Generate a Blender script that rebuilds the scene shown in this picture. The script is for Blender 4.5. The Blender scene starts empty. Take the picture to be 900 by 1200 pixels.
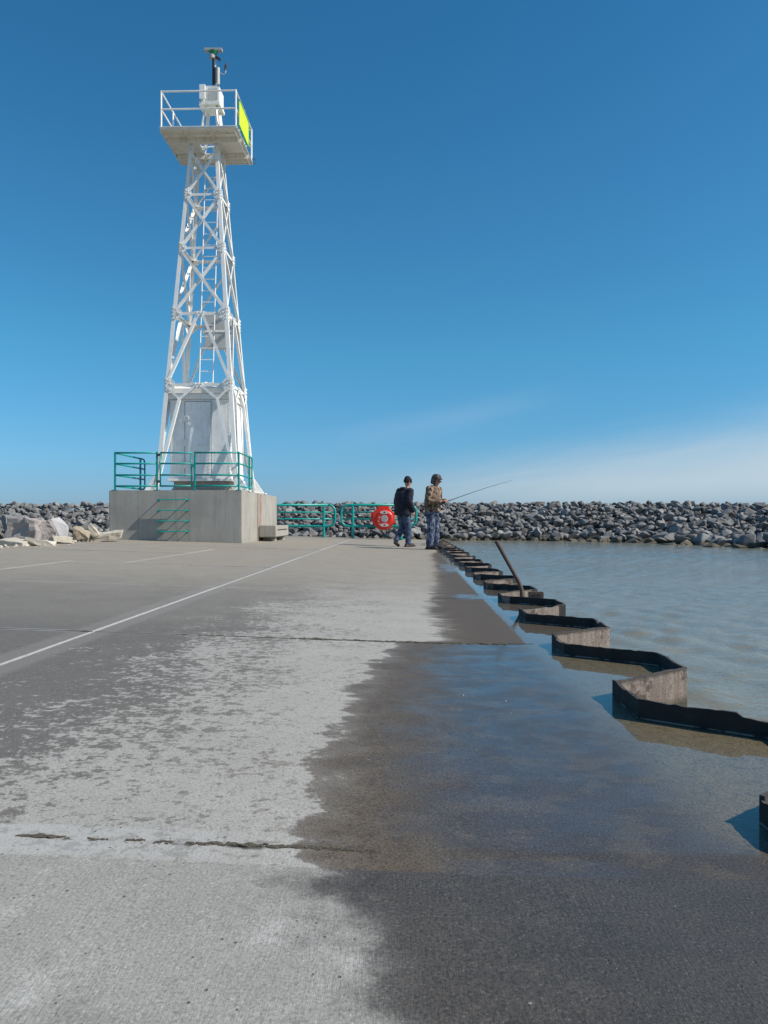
import bpy, bmesh, math, random
from mathutils import Vector, Matrix, Euler, noise as mnoise
R = math.radians
C = bpy.context.scene.collection
scn = bpy.context.scene
random.seed(11)

# ------------------------------------------------------------------ camera, sky, sun, exposure
YAW = R(1.655)
cam_d = bpy.data.cameras.new('camera')
cam = bpy.data.objects.new('camera', cam_d); C.objects.link(cam)
cam.location = (0, 0, 0.68)
cam.rotation_euler = (R(90), 0, YAW)
cam_d.sensor_fit = 'VERTICAL'; cam_d.sensor_height = 36; cam_d.lens = 27.0
cam_d.shift_y = 9/1200
cam_d.clip_start = 0.05; cam_d.clip_end = 20000
scn.camera = cam

SUN_AZ, SUN_EL = R(102), R(42)          # azimuth clockwise from +Y
sun_dir = Vector((math.sin(SUN_AZ)*math.cos(SUN_EL), math.cos(SUN_AZ)*math.cos(SUN_EL), math.sin(SUN_EL)))
sun_d = bpy.data.lights.new('sun', 'SUN'); sun_d.energy = 5.0; sun_d.angle = R(0.53); sun_d.color = (1.0, 0.915, 0.80)
sun = bpy.data.objects.new('sun', sun_d); C.objects.link(sun)
sun.rotation_euler = (-sun_dir).to_track_quat('-Z', 'Y').to_euler()
sun.location = (10, -5, 20)

world = bpy.data.worlds.new('World'); scn.world = world; world.use_nodes = True
def nodes_of(nt):
    N, L = nt.nodes, nt.links
    def new(t, **kw):
        n = N.new(t)
        for k, v in kw.items(): setattr(n, k, v)
        return n
    def link(a, b): L.new(a, b)
    def math_(op, a, b=None, c=None, clamp=False):
        n = N.new('ShaderNodeMath'); n.operation = op; n.use_clamp = clamp
        for i, v in enumerate((a, b, c)):
            if v is None: continue
            if isinstance(v, (int, float)): n.inputs[i].default_value = v
            else: L.new(v, n.inputs[i])
        return n.outputs[0]
    def smooth(x, a, b):               # smoothstep a..b -> 0..1
        n = N.new('ShaderNodeMapRange'); n.interpolation_type = 'SMOOTHSTEP'
        L.new(x, n.inputs[0])
        for i, v in ((1, a), (2, b)):
            if isinstance(v, (int, float)): n.inputs[i].default_value = v
            else: L.new(v, n.inputs[i])
        n.inputs[3].default_value = 0; n.inputs[4].default_value = 1
        return n.outputs[0]
    def mix(f, a, b, blend='MIX'):
        n = N.new('ShaderNodeMix'); n.data_type = 'RGBA'; n.blend_type = blend; n.clamp_factor = True
        if isinstance(f, (int, float)): n.inputs[0].default_value = f
        else: L.new(f, n.inputs[0])
        for i, v in ((6, a), (7, b)):
            if isinstance(v, tuple): n.inputs[i].default_value = (*v, 1) if len(v) == 3 else v
            else: L.new(v, n.inputs[i])
        return n.outputs[2]
    def noise(vec, scale, detail=4, rough=.55, dist=0, dims='3D'):
        n = N.new('ShaderNodeTexNoise'); n.noise_dimensions = dims
        n.inputs['Scale'].default_value = scale; n.inputs['Detail'].default_value = detail
        n.inputs['Roughness'].default_value = rough; n.inputs['Distortion'].default_value = dist
        if vec is not None: L.new(vec, n.inputs['Vector'])
        return n.outputs['Fac']
    def mapping(vec, scale=(1,1,1), loc=(0,0,0), rot=(0,0,0)):
        n = N.new('ShaderNodeMapping'); n.inputs['Scale'].default_value = scale
        n.inputs['Location'].default_value = loc; n.inputs['Rotation'].default_value = rot
        L.new(vec, n.inputs['Vector']); return n.outputs[0]
    def voronoi(vec, scale, feature='F1'):
        n = N.new('ShaderNodeTexVoronoi'); n.feature = feature; n.inputs['Scale'].default_value = scale
        L.new(vec, n.inputs['Vector']); return n
    def bump(h, strength, dist, normal=None):
        n = N.new('ShaderNodeBump'); n.inputs['Strength'].default_value = strength; n.inputs['Distance'].default_value = dist
        L.new(h, n.inputs['Height'])
        if normal is not None: L.new(normal, n.inputs['Normal'])
        return n.outputs[0]
    class K: pass
    k = K(); k.N=N; k.L=L; k.new=new; k.link=link; k.m=math_; k.smooth=smooth; k.mix=mix; k.noise=noise; k.map=mapping; k.vor=voronoi; k.bump=bump
    return k

k = nodes_of(world.node_tree)
bg = k.N['Background']; bg.inputs['Strength'].default_value = 0.098
sky = k.new('ShaderNodeTexSky', sky_type='NISHITA', sun_disc=False, sun_elevation=SUN_EL, sun_rotation=SUN_AZ)
sky.air_density = 1.0; sky.dust_density = 0.35; sky.ozone_density = 3.0; sky.altitude = 100
hs = k.new('ShaderNodeHueSaturation'); hs.inputs['Saturation'].default_value = 1.12; hs.inputs['Hue'].default_value = 0.492
k.link(sky.outputs[0], hs.inputs['Color'])
tc = k.new('ShaderNodeTexCoord'); sp = k.new('ShaderNodeSeparateXYZ'); k.link(tc.outputs['Generated'], sp.inputs[0])
az = k.m('ARCTAN2', sp.outputs[0], sp.outputs[1]); el = k.m('ARCSINE', sp.outputs[2])
cmb = k.new('ShaderNodeCombineXYZ'); k.link(az, cmb.inputs[0]); k.link(el, cmb.inputs[1])
rotv = k.map(cmb.outputs[0], rot=(0, 0, R(-9)))
streak = k.noise(k.map(rotv, scale=(3.0, 26, 1)), 1.0, 6, .6, .6)
wide = k.noise(k.map(rotv, scale=(2.0, 7, 1), loc=(3, 1, 0)), 1.0, 3, .5)
# thin high veil: below a line that climbs towards the right of the pier
line = k.m('MULTIPLY_ADD', az, 0.165, 0.058)
d = k.m('SUBTRACT', line, el)
dn = k.m('ADD', d, k.m('MULTIPLY_ADD', streak, 0.05, -0.025))
veil = k.smooth(dn, -0.030, 0.075)
veil = k.m('MULTIPLY', veil, k.smooth(el, -0.01, 0.05))
veil = k.m('MULTIPLY', veil, k.smooth(az, -0.50, 0.15))
veil = k.m('MULTIPLY', veil, k.m('MULTIPLY_ADD', wide, 0.6, 0.42))
# one faint stray wisp above it
line2 = k.m('MULTIPLY_ADD', az, 0.20, 0.118)
d2 = k.m('ABSOLUTE', k.m('ADD', k.m('SUBTRACT', line2, el), k.m('MULTIPLY_ADD', streak, 0.05, -0.025)))
wisp = k.m('MULTIPLY', k.smooth(d2, 0.030, 0.0), k.m('MULTIPLY', k.smooth(az, -0.16, 0.0), k.smooth(az, 0.24, 0.08)))
wisp = k.m('MULTIPLY', wisp, k.m('MULTIPLY_ADD', wide, 0.20, 0.0))
cl = k.m('MAXIMUM', veil, wisp)
ramp = k.new('ShaderNodeValToRGB'); k.link(k.m('DIVIDE', el, R(90), clamp=True), ramp.inputs[0])
e = ramp.color_ramp.elements
for i, (deg, c_) in enumerate(((1.0, (.40, .62, 1.0)), (4.4, (.46, .77, 1.0)), (12, (.46, .96, 1.03)), (22, (.46, .98, 1.06)), (38, (.36, .94, 1.06)), (80, (.40, .93, 1.02)))):
    x = e[i] if i < 2 else e.new(deg/90)
    x.position = deg/90; x.color = (*c_, 1)
skyb = k.mix(1.0, hs.outputs[0], ramp.outputs[0], 'MULTIPLY')
skyb = k.mix(1.0, skyb, (1.0, 1.02, 1.09), 'MULTIPLY')
skyc = k.mix(cl, skyb, (5.5, 6.4, 7.0))
k.link(skyc, bg.inputs['Color'])

scn.view_settings.view_transform = 'Standard'; scn.view_settings.look = 'None'
scn.view_settings.exposure = 0.10; scn.view_settings.gamma = 1.0
scn.view_settings.use_curve_mapping = False

# ------------------------------------------------------------------ mesh helpers
class MB:
    """collects shapes and builds ONE mesh object"""
    def __init__(s): s.v = []; s.f = []
    def add(s, vs, fs):
        o = len(s.v); s.v += [tuple(p) for p in vs]; s.f += [tuple(i+o for i in f) for f in fs]; return s
    def box(s, c, size, rot=None):
        hx, hy, hz = size[0]/2, size[1]/2, size[2]/2
        vs = [Vector((x, y, z)) for x in (-hx, hx) for y in (-hy, hy) for z in (-hz, hz)]
        if rot is not None: vs = [rot @ p for p in vs]
        c = Vector(c)
        return s.add([p+c for p in vs], [(0,1,3,2),(4,6,7,5),(0,4,5,1),(2,3,7,6),(0,2,6,4),(1,5,7,3)])
    def span(s, a, b):
        return s.box([(a[i]+b[i])/2 for i in range(3)], [abs(b[i]-a[i]) for i in range(3)])
    def loft(s, rings, cap=True, closed=True):
        n = len(rings[0]); vs = [p for r in rings for p in r]; fs = []
        for i in range(len(rings)-1):
            for j in range(n if closed else n-1):
                fs.append((i*n+j, i*n+(j+1) % n, (i+1)*n+(j+1) % n, (i+1)*n+j))
        if cap: fs.append(tuple(range(n-1, -1, -1))); fs.append(tuple((len(rings)-1)*n+j for j in range(n)))
        return s.add(vs, fs)
    def tube(s, pts, r, n=8):
        pts = [Vector(p) for p in pts]; rs = r if isinstance(r, (list, tuple)) else [r]*len(pts)
        rings = []; u = None
        for i, p in enumerate(pts):
            if i == 0: t = pts[1]-p
            elif i == len(pts)-1: t = p-pts[i-1]
            else: t = (p-pts[i-1]).normalized()+(pts[i+1]-p).normalized()
            t.normalize()
            if u is None:
                u = t.orthogonal().normalized()
            else:
                u = (u - t*u.dot(t)).normalized()
            w = t.cross(u)
            rings.append([p+(u*math.cos(2*math.pi*j/n)+w*math.sin(2*math.pi*j/n))*rs[i] for j in range(n)])
        return s.loft(rings)
    def lbar(s, p0, p1, w, t, n, flip=1):
        """steel angle: one flange in the plane with normal n, the other going inwards"""
        p0, p1, n = Vector(p0), Vector(p1), Vector(n).normalized()
        d = (p1-p0).normalized(); n = (n-d*n.dot(d)).normalized(); a = d.cross(n)*flip
        prof = [(0,0),(w,0),(w,-t),(t,-t),(t,-w),(0,-w)]
        if flip < 0: prof = prof[::-1]
        return s.loft([[p+a*(x-w/2)+n*y for x, y in prof] for p in (p0, p1)])
    def disc(s, c, axis, r, h, n=16, r2=None):
        c, axis = Vector(c), Vector(axis).normalized()
        r2 = r if r2 is None else r2
        u = axis.orthogonal().normalized(); w = axis.cross(u)
        ring = lambda q, rr: [q+(u*math.cos(2*math.pi*j/n)+w*math.sin(2*math.pi*j/n))*rr for j in range(n)]
        return s.loft([ring(c, r), ring(c+axis*h, r2)])
    def ell(s, c, rx, ry, rz, n=16, m=10, rot=None):
        c = Vector(c); rings = []
        for i in range(1, m):
            th = math.pi*i/m
            rr = []
            for j in range(n):
                p = Vector((rx*math.sin(th)*math.cos(2*math.pi*j/n), ry*math.sin(th)*math.sin(2*math.pi*j/n), -rz*math.cos(th)))
                rr.append(c+(rot @ p if rot is not None else p))
            rings.append(rr)
        return s.loft(rings)
    def build(s, name, m, parent=None, smooth=False, bevel=0, seg=2):
        me = bpy.data.meshes.new(name); me.from_pydata(s.v, [], s.f); me.update()
        bm = bmesh.new(); bm.from_mesh(me); bmesh.ops.recalc_face_normals(bm, faces=bm.faces)
        if bevel:
            bmesh.ops.bevel(bm, geom=[e for e in bm.edges if len(e.link_faces) == 2 and e.calc_face_angle(0) > .6], offset=bevel, segments=seg, affect='EDGES', clamp_overlap=True)
        bm.to_mesh(me); bm.free()
        if smooth:
            for p in me.polygons: p.use_smooth = True
        if m is not None: me.materials.append(m)
        o = bpy.data.objects.new(name, me); C.objects.link(o)
        if parent is not None: o.parent = parent; o.matrix_parent_inverse = Matrix.Translation(-Vector(parent.location)) if parent.type == 'EMPTY' else Matrix.Identity(4)
        return o

def tag(o, label=None, cat=None, group=None, kind=None):
    if label: o['label'] = label
    if cat: o['category'] = cat
    if group: o['group'] = group
    if kind: o['kind'] = kind
    return o
def thing(name, loc, label, cat, group=None):
    o = bpy.data.objects.new(name, None); C.objects.link(o); o.location = loc; o.empty_display_size = .2
    return tag(o, label, cat, group)

# ------------------------------------------------------------------ materials
def mat(name, fn):
    m = bpy.data.materials.new(name); m.use_nodes = True
    k = nodes_of(m.node_tree); b = k.N['Principled BSDF']
    k.tc = k.new('ShaderNodeTexCoord'); k.obj = k.tc.outputs['Object']
    k.geo = k.new('ShaderNodeNewGeometry'); k.pos = k.geo.outputs['Position']
    k.set = lambda n, v: (k.link(v, b.inputs[n]) if hasattr(v, 'is_linked') else setattr(b.inputs[n], 'default_value', (*v, 1) if isinstance(v, tuple) and len(v) == 3 else v))
    fn(k, b); return m

def painted(name, col, dirt, rough=.45, amount=.35, rust=None, rust_lo=.66):
    def fn(k, b):
        n1 = k.noise(k.pos, 5, 5, .65); n2 = k.noise(k.map(k.pos, scale=(9, 9, 1.2)), 1.5, 5, .6)
        f = k.m('MULTIPLY', k.smooth(k.m('MULTIPLY', n1, n2), .18, .42), amount)
        c = k.mix(f, col, dirt)
        if rust:
            c = k.mix(k.smooth(k.noise(k.pos, 17, 6, .7), rust_lo, rust_lo+.06), c, rust)
        k.set('Base Color', c); k.set('Roughness', rough)
        k.set('Normal', k.bump(k.noise(k.pos, 60, 3), .15, .004))
    return mat(name, fn)

M = {}
M['white'] = painted('white_paint', (.87, .87, .85), (.55, .53, .47), .45, .4, (.30, .19, .11), .69)
M['hut'] = painted('hut_paint', (.88, .88, .88), (.55, .54, .52), .5, .45)
M['galv'] = painted('galvanized_steel', (.50, .51, .51), (.38, .38, .37), .5, .5)
M['plate'] = painted('platform_plate', (.86, .84, .78), (.62, .57, .48), .6, .6, (.28, .18, .10), .70)
M['teal'] = painted('teal_paint', (.002, .31, .285), (.005, .23, .21), .4, .3)
M['red'] = painted('red_plastic', (.72, .030, .012), (.5, .03, .02), .4, .3)
M['label_white'] = painted('label_white', (.62, .50, .50), (.5, .38, .38), .5, .3)
M['grey_plastic'] = painted('grey_plastic', (.36, .36, .38), (.3, .3, .3), .5, .3)
M['dark_metal'] = painted('dark_metal', (.045, .048, .055), (.08, .08, .08), .5, .3)
M['black'] = painted('black_rubber', (.018, .018, .02), (.04, .04, .04), .6, .3)
M['glass_green'] = painted('green_lens', (.02, .22, .10), (.02, .15, .1), .15, .2)
M['solar'] = painted('solar_panel', (.42, .43, .44), (.3, .3, .3), .35, .3)
M['sign_edge'] = painted('green_border', (.03, .33, .05), (.03, .25, .05), .5, .2)
def f_sign(k, b):
    n = k.noise(k.pos, 4, 4)
    k.set('Base Color', k.mix(n, (.62, .86, .008), (.70, .88, .015))); k.set('Roughness', .5)
M['sign'] = mat('fluorescent_board', f_sign)

def concrete(name, c1, c2, streak=.5, rusty=False, scale=1.0):
    def fn(k, b):
        n1 = k.noise(k.pos, 1.6*scale, 6, .6); n2 = k.noise(k.map(k.pos, scale=(7, 7, .5)), 1.4*scale, 5, .6); n3 = k.noise(k.pos, 60*scale, 4, .7)
        c = k.mix(k.smooth(n1, .3, .7), c1, c2)
        c = k.mix(k.m('MULTIPLY', k.smooth(n2, .45, .75), streak), c, tuple(v*.55 for v in c1))
        c = k.mix(k.m('MULTIPLY', k.smooth(n3, .5, .8), .35), c, tuple(v*.6 for v in c1))
        pits = k.vor(k.pos, 26*scale)
        c = k.mix(k.m('MULTIPLY', k.smooth(pits.outputs['Distance'], .14, .06), k.smooth(k.noise(k.pos, 6), .5, .62)), c, tuple(v*.4 for v in c1))
        if rusty:
            s = k.new('ShaderNodeSeparateXYZ'); k.link(k.pos, s.inputs[0])
            y = k.m('ADD', s.outputs[1], k.m('MULTIPLY_ADD', k.noise(k.map(k.pos, scale=(1, 1, .6)), 5), .5, -.25))
            f = k.m('MULTIPLY', k.smooth(k.m('ABSOLUTE', k.m('SUBTRACT', y, 20.12)), .26, .08), k.smooth(s.outputs[0], -3.95, -3.88))
            f = k.m('MULTIPLY', f, k.smooth(k.noise(k.map(k.pos, scale=(1, 14, 1.5)), 2, 5), .36, .52))
            c = k.mix(k.m('MULTIPLY', f, .9), c, (.30, .12, .06))
            z = s.outputs[2]
            c = k.mix(k.m('MULTIPLY', k.smooth(k.m('ADD', z, k.m('MULTIPLY', n1, .3)), .45, .2), .25), c, tuple(v*.5 for v in c1))
        sx = k.new('ShaderNodeSeparateXYZ'); k.link(k.pos, sx.inputs[0])
        u_ = k.m('ADD', sx.outputs[0], sx.outputs[1])
        seam = k.smooth(k.m('ABSOLUTE', k.m('SUBTRACT', k.m('FRACT', k.m('MULTIPLY', u_, .82)), .5)), .016, .004)
        seam = k.m('MULTIPLY', seam, k.smooth(k.noise(k.map(k.pos, scale=(2, 2, 5)), 1.5, 3), .35, .6))
        c = k.mix(k.m('MULTIPLY', seam, .35), c, tuple(v*.5 for v in c1))
        bloom = k.m('MULTIPLY', k.smooth(k.noise(k.map(k.pos, scale=(6, 6, 1.1)), 1.2, 5, .65), .58, .72), .35)
        c = k.mix(bloom, c, (.50, .485, .45))
        k.set('Base Color', c); k.set('Roughness', .9)
        h = k.m('ADD', k.m('MULTIPLY', n3, .6), n1)
        k.set('Normal', k.bump(h, .35, .01))
    return mat(name, fn)
M['concrete'] = concrete('plinth_concrete', (.31, .295, .265), (.38, .365, .33), .4, True)
M['bench'] = concrete('bench_concrete', (.31, .30, .26), (.38, .36, .32), .4)
M['rubble'] = concrete('pale_rubble', (.46, .42, .34), (.56, .52, .45), .3, False, 2)
M['rubble_dark'] = concrete('earthy_rubble', (.30, .25, .18), (.40, .35, .27), .3, False, 2)

def stone(name, a, b_, c_, rnd=True, scale=3.0):
    def fn(k, b):
        oi = k.new('ShaderNodeObjectInfo')
        n = k.noise(k.pos, scale, 6, .65); n2 = k.noise(k.pos, scale*9, 5, .7)
        at = k.new('ShaderNodeAttribute', attribute_name='tone')
        r = k.m('ADD', oi.outputs['Random'] if rnd else .5, at.outputs['Fac'])
        r = k.m('FRACT', r)
        ramp = k.new('ShaderNodeValToRGB'); k.link(r, ramp.inputs[0])
        e = ramp.color_ramp.elements
        e[0].position = 0; e[0].color = (*a, 1); e[1].position = 1; e[1].color = (*c_, 1)
        x = e.new(.55); x.color = (*b_, 1); ramp.color_ramp.interpolation = 'LINEAR'
        c = k.mix(k.smooth(n, .3, .75), ramp.outputs[0], k.mix(.5, ramp.outputs[0], (.36, .35, .34)))
        c = k.mix(k.m('MULTIPLY', k.smooth(n2, .55, .7), .45), c, (.07, .07, .075))
        c = k.mix(k.m('MULTIPLY', k.smooth(n2, .40, .3), .25), c, (.5, .49, .46))
        # damp dark algae close to the waterline
        s = k.new('ShaderNodeSeparateXYZ'); k.link(k.pos, s.inputs[0])
        wet = k.smooth(k.m('ADD', s.outputs[2], k.m('MULTIPLY_ADD', n, .16, -.08)), .10, -.02)
        wet = k.m('MULTIPLY', wet, k.smooth(s.outputs[1], 16.5, 18))
        c = k.mix(k.m('MULTIPLY', wet, .8), c, (.075, .062, .035))
        k.set('Base Color', c); k.set('Roughness', .85)
        k.set('Normal', k.bump(k.m('ADD', n, k.m('MULTIPLY', n2, .4)), .6, .04))
    return mat(name, fn)
M['rock'] = stone('breakwater_rock', (.065, .066, .068), (.115, .115, .117), (.235, .232, .226))
M['rock_pink'] = stone('pinkish_rock', (.27, .235, .225), (.30, .265, .255), (.33, .295, .285), True, 4)
M['rock_pale'] = stone('pale_rock', (.42, .42, .44), (.46, .46, .48), (.5, .5, .52), True, 4)
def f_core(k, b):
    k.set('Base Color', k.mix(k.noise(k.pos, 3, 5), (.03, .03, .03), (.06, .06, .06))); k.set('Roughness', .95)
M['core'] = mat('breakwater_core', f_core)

def f_pile(k, b):
    s = k.new('ShaderNodeSeparateXYZ'); k.link(k.pos, s.inputs[0])
    n = k.noise(k.pos, 7, 6, .7); n2 = k.noise(k.map(k.pos, scale=(14, 14, 2.2)), 2, 5, .65); n3 = k.noise(k.pos, 90, 4, .7)
    c = k.mix(k.smooth(n2, .3, .7), (.15, .115, .095), (.27, .235, .21))
    c = k.mix(k.smooth(n, .52, .60), c, (.075, .055, .045))
    c = k.mix(k.m('MULTIPLY', k.smooth(n3, .5, .75), .6), c, (.035, .03, .03))
    # shiny mud and algae below the usual water level, black worn lip on top
    c = k.mix(k.smooth(k.m('ADD', s.outputs[2], k.m('MULTIPLY_ADD', n, .06, -.03)), -.05, -.10), c, (.05, .045, .03))
    c = k.mix(k.m('MULTIPLY', k.smooth(k.m('ADD', s.outputs[2], k.m('MULTIPLY', n3, .02)), .050, .066), .85), c, (.03, .027, .026))
    k.set('Base Color', c); k.set('Roughness', .8); k.set('Metallic', .0)
    k.set('Normal', k.bump(k.m('ADD', n, k.m('MULTIPLY', n3, .5)), .7, .012))
M['pile'] = mat('rusty_sheet_steel', f_pile)
def f_pile_shade(k, b):  # darkened copy of the pile steel: deck-side shade in the colour, pale waterline stain
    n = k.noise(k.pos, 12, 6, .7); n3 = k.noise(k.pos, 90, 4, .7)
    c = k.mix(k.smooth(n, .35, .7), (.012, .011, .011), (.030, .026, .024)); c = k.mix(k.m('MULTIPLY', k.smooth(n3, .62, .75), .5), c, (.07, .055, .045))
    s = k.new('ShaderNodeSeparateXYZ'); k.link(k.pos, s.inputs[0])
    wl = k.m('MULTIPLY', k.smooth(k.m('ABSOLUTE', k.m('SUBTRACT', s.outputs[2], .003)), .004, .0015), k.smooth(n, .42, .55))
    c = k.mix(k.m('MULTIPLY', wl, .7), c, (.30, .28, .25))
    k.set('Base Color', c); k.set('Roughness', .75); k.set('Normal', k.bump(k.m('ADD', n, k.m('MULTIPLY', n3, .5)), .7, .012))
M['pile_shade'] = mat('shaded_sheet_steel', f_pile_shade)
def f_pipe(k, b):
    n = k.noise(k.pos, 25, 5, .7)
    k.set('Base Color', k.mix(n, (.04, .027, .022), (.12, .085, .072))); k.set('Roughness', .75)
    k.set('Normal', k.bump(n, .4, .006))
M['pipe'] = mat('rusty_pipe', f_pipe)

def f_lake(k, b):
    n0 = k.noise(k.map(k.pos, scale=(.55, .9, 1), rot=(0, 0, R(20))), .25, 3, .5)
    c = k.mix(k.smooth(n0, .35, .65), (.195, .182, .135), (.160, .158, .122))
    k.set('Base Color', c); k.set('Roughness', .12); k.set('IOR', 1.333)
    w1 = k.noise(k.map(k.pos, scale=(1.6, 3.4, 1), rot=(0, 0, R(14))), 1.0, 4, .55, .3)
    w2 = k.noise(k.map(k.pos, scale=(6, 12, 1), rot=(0, 0, R(-10))), 1.0, 3, .55, .4)
    w3 = k.noise(k.map(k.pos, scale=(26, 40, 1), rot=(0, 0, R(25))), 1.0, 2, .5)
    h = k.m('ADD', k.m('MULTIPLY', w1, .0), k.m('ADD', k.m('MULTIPLY', w2, .008), k.m('MULTIPLY', w3, .0035)))
    k.set('Normal', k.bump(h, 1.0, 1.0))
M['lake'] = mat('lake_water', f_lake)

def f_deck(k, b):
    s = k.new('ShaderNodeSeparateXYZ'); k.link(k.pos, s.inputs[0]); x, y = s.outputs[0], s.outputs[1]
    nL = k.noise(k.pos, .7, 5, .6); nM = k.noise(k.pos, 3.2, 6, .62, .2); nF = k.noise(k.pos, 14, 6, .65); nG = k.noise(k.pos, 170, 4, .7)
    slab1 = k.smooth(y, 1.475, 1.465)                      # broom-finished slab underfoot
    # ---- dry concrete
    dry = k.mix(k.smooth(nM, .3, .7), (.225, .208, .178), (.30, .28, .245))
    dry = k.mix(k.m('MULTIPLY', k.smooth(nL, .42, .62), .5), dry, (.31, .28, .225))
    # bleached bright crust breaking up into islands towards the darker left
    spk = k.m('ADD', k.m('MULTIPLY', k.noise(k.map(k.pos, scale=(19, 20, 1)), 1.0, 4, .62, .2), .42), k.m('ADD', k.m('MULTIPLY', k.noise(k.map(k.pos, scale=(46, 46, 1)), 1.0, 4, .65), .36), k.m('MULTIPLY', k.noise(k.pos, 3.5, 3), .22)))
    bx = k.m('SUBTRACT', k.m('MULTIPLY_ADD', x, .15, .655), k.m('MULTIPLY', k.smooth(k.m('ADD', x, k.m('MULTIPLY_ADD', nM, .9, -.45)), -.75, -1.7), .17))                      # 1 at x=.5, 0 at x=-2.2
    bx = k.m('ADD', bx, k.m('MULTIPLY_ADD', nL, .5, -.25))
    bx = k.m('SUBTRACT', bx, k.m('MULTIPLY', k.smooth(y, 3.9, 6.5), .05))
    crust = k.smooth(k.m('ADD', spk, k.m('MULTIPLY_ADD', bx, .50, -.25)), .460, .525)
    crust = k.m('MULTIPLY', crust, k.m('MULTIPLY_ADD', k.smooth(x, -1.76, -1.70), .6, .4))
    crust = k.m('MULTIPLY', crust, k.m('MULTIPLY_ADD', k.smooth(y, 9.0, 5.0), .75, k.m('MULTIPLY', k.smooth(y, 17, 10), .25)))
    crust2 = k.m('MULTIPLY', crust, k.m('SUBTRACT', 1.0, slab1))
    darkz = k.m('MULTIPLY', k.smooth(k.m('ADD', x, k.m('MULTIPLY', nM, .5)), .5, -.9), k.m('MULTIPLY_ADD', k.smooth(y, 9.5, 5.0), .7, k.m('MULTIPLY', k.smooth(y, 16, 9), .3)))
    darkz = k.m('MULTIPLY', k.m('MULTIPLY', darkz, k.m('MULTIPLY_ADD', k.smooth(y, 4.1, 5.2), -.28, 1.0)), k.m('SUBTRACT', 1.0, slab1))
    dry = k.mix(k.m('MULTIPLY', darkz, .85), dry, k.mix(nF, (.055, .052, .049), (.130, .122, .112)))
    dry = k.mix(k.m('MULTIPLY', crust2, .85), dry, k.mix(nM, (.325, .312, .287), (.43, .415, .385)))
    fleck = k.m('MULTIPLY', k.smooth(k.noise(k.map(k.pos, scale=(30, 36, 1), loc=(2, 5, 0)), 1.0, 4, .65), .56, .64), k.m('SUBTRACT', 1.0, slab1))
    dry = k.mix(k.m('MULTIPLY', fleck, .35), dry, (.12, .115, .108))
    # slab underfoot: mid grey with soft pale blooms
    s1c = k.mix(k.smooth(nM, .35, .7), (.285, .275, .250), (.33, .32, .295))
    s1c = k.mix(k.m('MULTIPLY', k.smooth(k.noise(k.pos, 8, 6, .68), .53, .70), .55), s1c, (.50, .49, .465))
    s1c = k.mix(k.m('MULTIPLY', k.smooth(nL, .52, .66), .5), s1c, (.29, .265, .19))
    s1c = k.mix(k.m('MULTIPLY', k.smooth(k.noise(k.map(k.pos, loc=(3, 8, 0)), 4.5, 6, .65), .52, .68), .5), s1c, (.19, .185, .172))
    dry = k.mix(slab1, dry, s1c)
    # far end: sandy beige
    dry = k.mix(k.m('MULTIPLY', k.smooth(y, 5.5, 11), .8), dry, k.mix(nM, (.245, .212, .165), (.33, .292, .235)))
    nH = k.noise(k.pos, 55, 4, .75)
    dry = k.mix(k.m('MULTIPLY', k.smooth(nG, .48, .66), .45), dry, (.085, .08, .072))
    dry = k.mix(k.m('MULTIPLY', k.smooth(nH, .54, .74), .40), dry, (.11, .105, .095))
    dry = k.mix(k.m('MULTIPLY', k.smooth(nG, .44, .30), .40), dry, (.66, .65, .62))
    # ---- lime along the joints
    dj = None
    for yj in JOINTS:
        a = k.m('ABSOLUTE', k.m('SUBTRACT', y, yj))
        dj = a if dj is None else k.m('MINIMUM', dj, a)
    nJ = k.noise(k.pos, 5, 5, .65)
    band = k.m('MULTIPLY', k.smooth(k.m('ADD', dj, k.m('MULTIPLY_ADD', nJ, .05, -.025)), k.m('MULTIPLY_ADD', k.smooth(y, 1.7, 4), -.045, .085), k.m('MULTIPLY_ADD', k.smooth(y, 1.7, 4), -.045, .055)), k.m('MULTIPLY_ADD', k.smooth(k.noise(k.pos, 2.1, 3), .35, .6), .9, .1))
    dry = k.mix(k.m('MULTIPLY', band, .5), dry, (.42, .42, .41))
    # dark crud and weeds lodged in the near joints
    crud = k.smooth(k.m('ADD', dj, k.m('MULTIPLY', k.m('SUBTRACT', .62, k.noise(k.map(k.pos, scale=(7, 1, 1)), 1, 3)), .16)), .012, .0)
    dlong = k.m('ABSOLUTE', k.m('ADD', k.m('ADD', x, 1.74), k.m('MULTIPLY_ADD', nF, .014, -.007)))
    lime = k.m('MULTIPLY', k.smooth(dlong, .017, .008), k.smooth(k.noise(k.map(k.pos, scale=(6, 1.5, 1)), 2, 4), .22, .40))
    shoulder = k.m('MULTIPLY', k.smooth(dlong, .14, .09), .35)
    dry = k.mix(shoulder, dry, (.24, .235, .225))
    dry = k.mix(k.m('MULTIPLY', lime, .62), dry, (.60, .59, .56))
    for xx, y0, y1 in ((-4.43, 3, 10), (-3.67, 9.9, 14.5)):
        f = k.m('MULTIPLY', k.smooth(k.m('ABSOLUTE', k.m('ADD', x, -xx)), .05, .025), k.m('MULTIPLY', k.smooth(y, y0, y0+.1), k.smooth(y, y1+.1, y1)))
        dry = k.mix(k.m('MULTIPLY', f, k.m('MULTIPLY', k.smooth(nF, .3, .6), .6)), dry, (.50, .48, .44))
    dry = k.mix(k.m('MULTIPLY', crud, .9), dry, (.045, .042, .032))
    # ---- wet area: everything right of a wandering edge
    fc = k.new('ShaderNodeFloatCurve'); k.link(k.m('DIVIDE', y, 24.0), fc.inputs['Value'])
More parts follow.
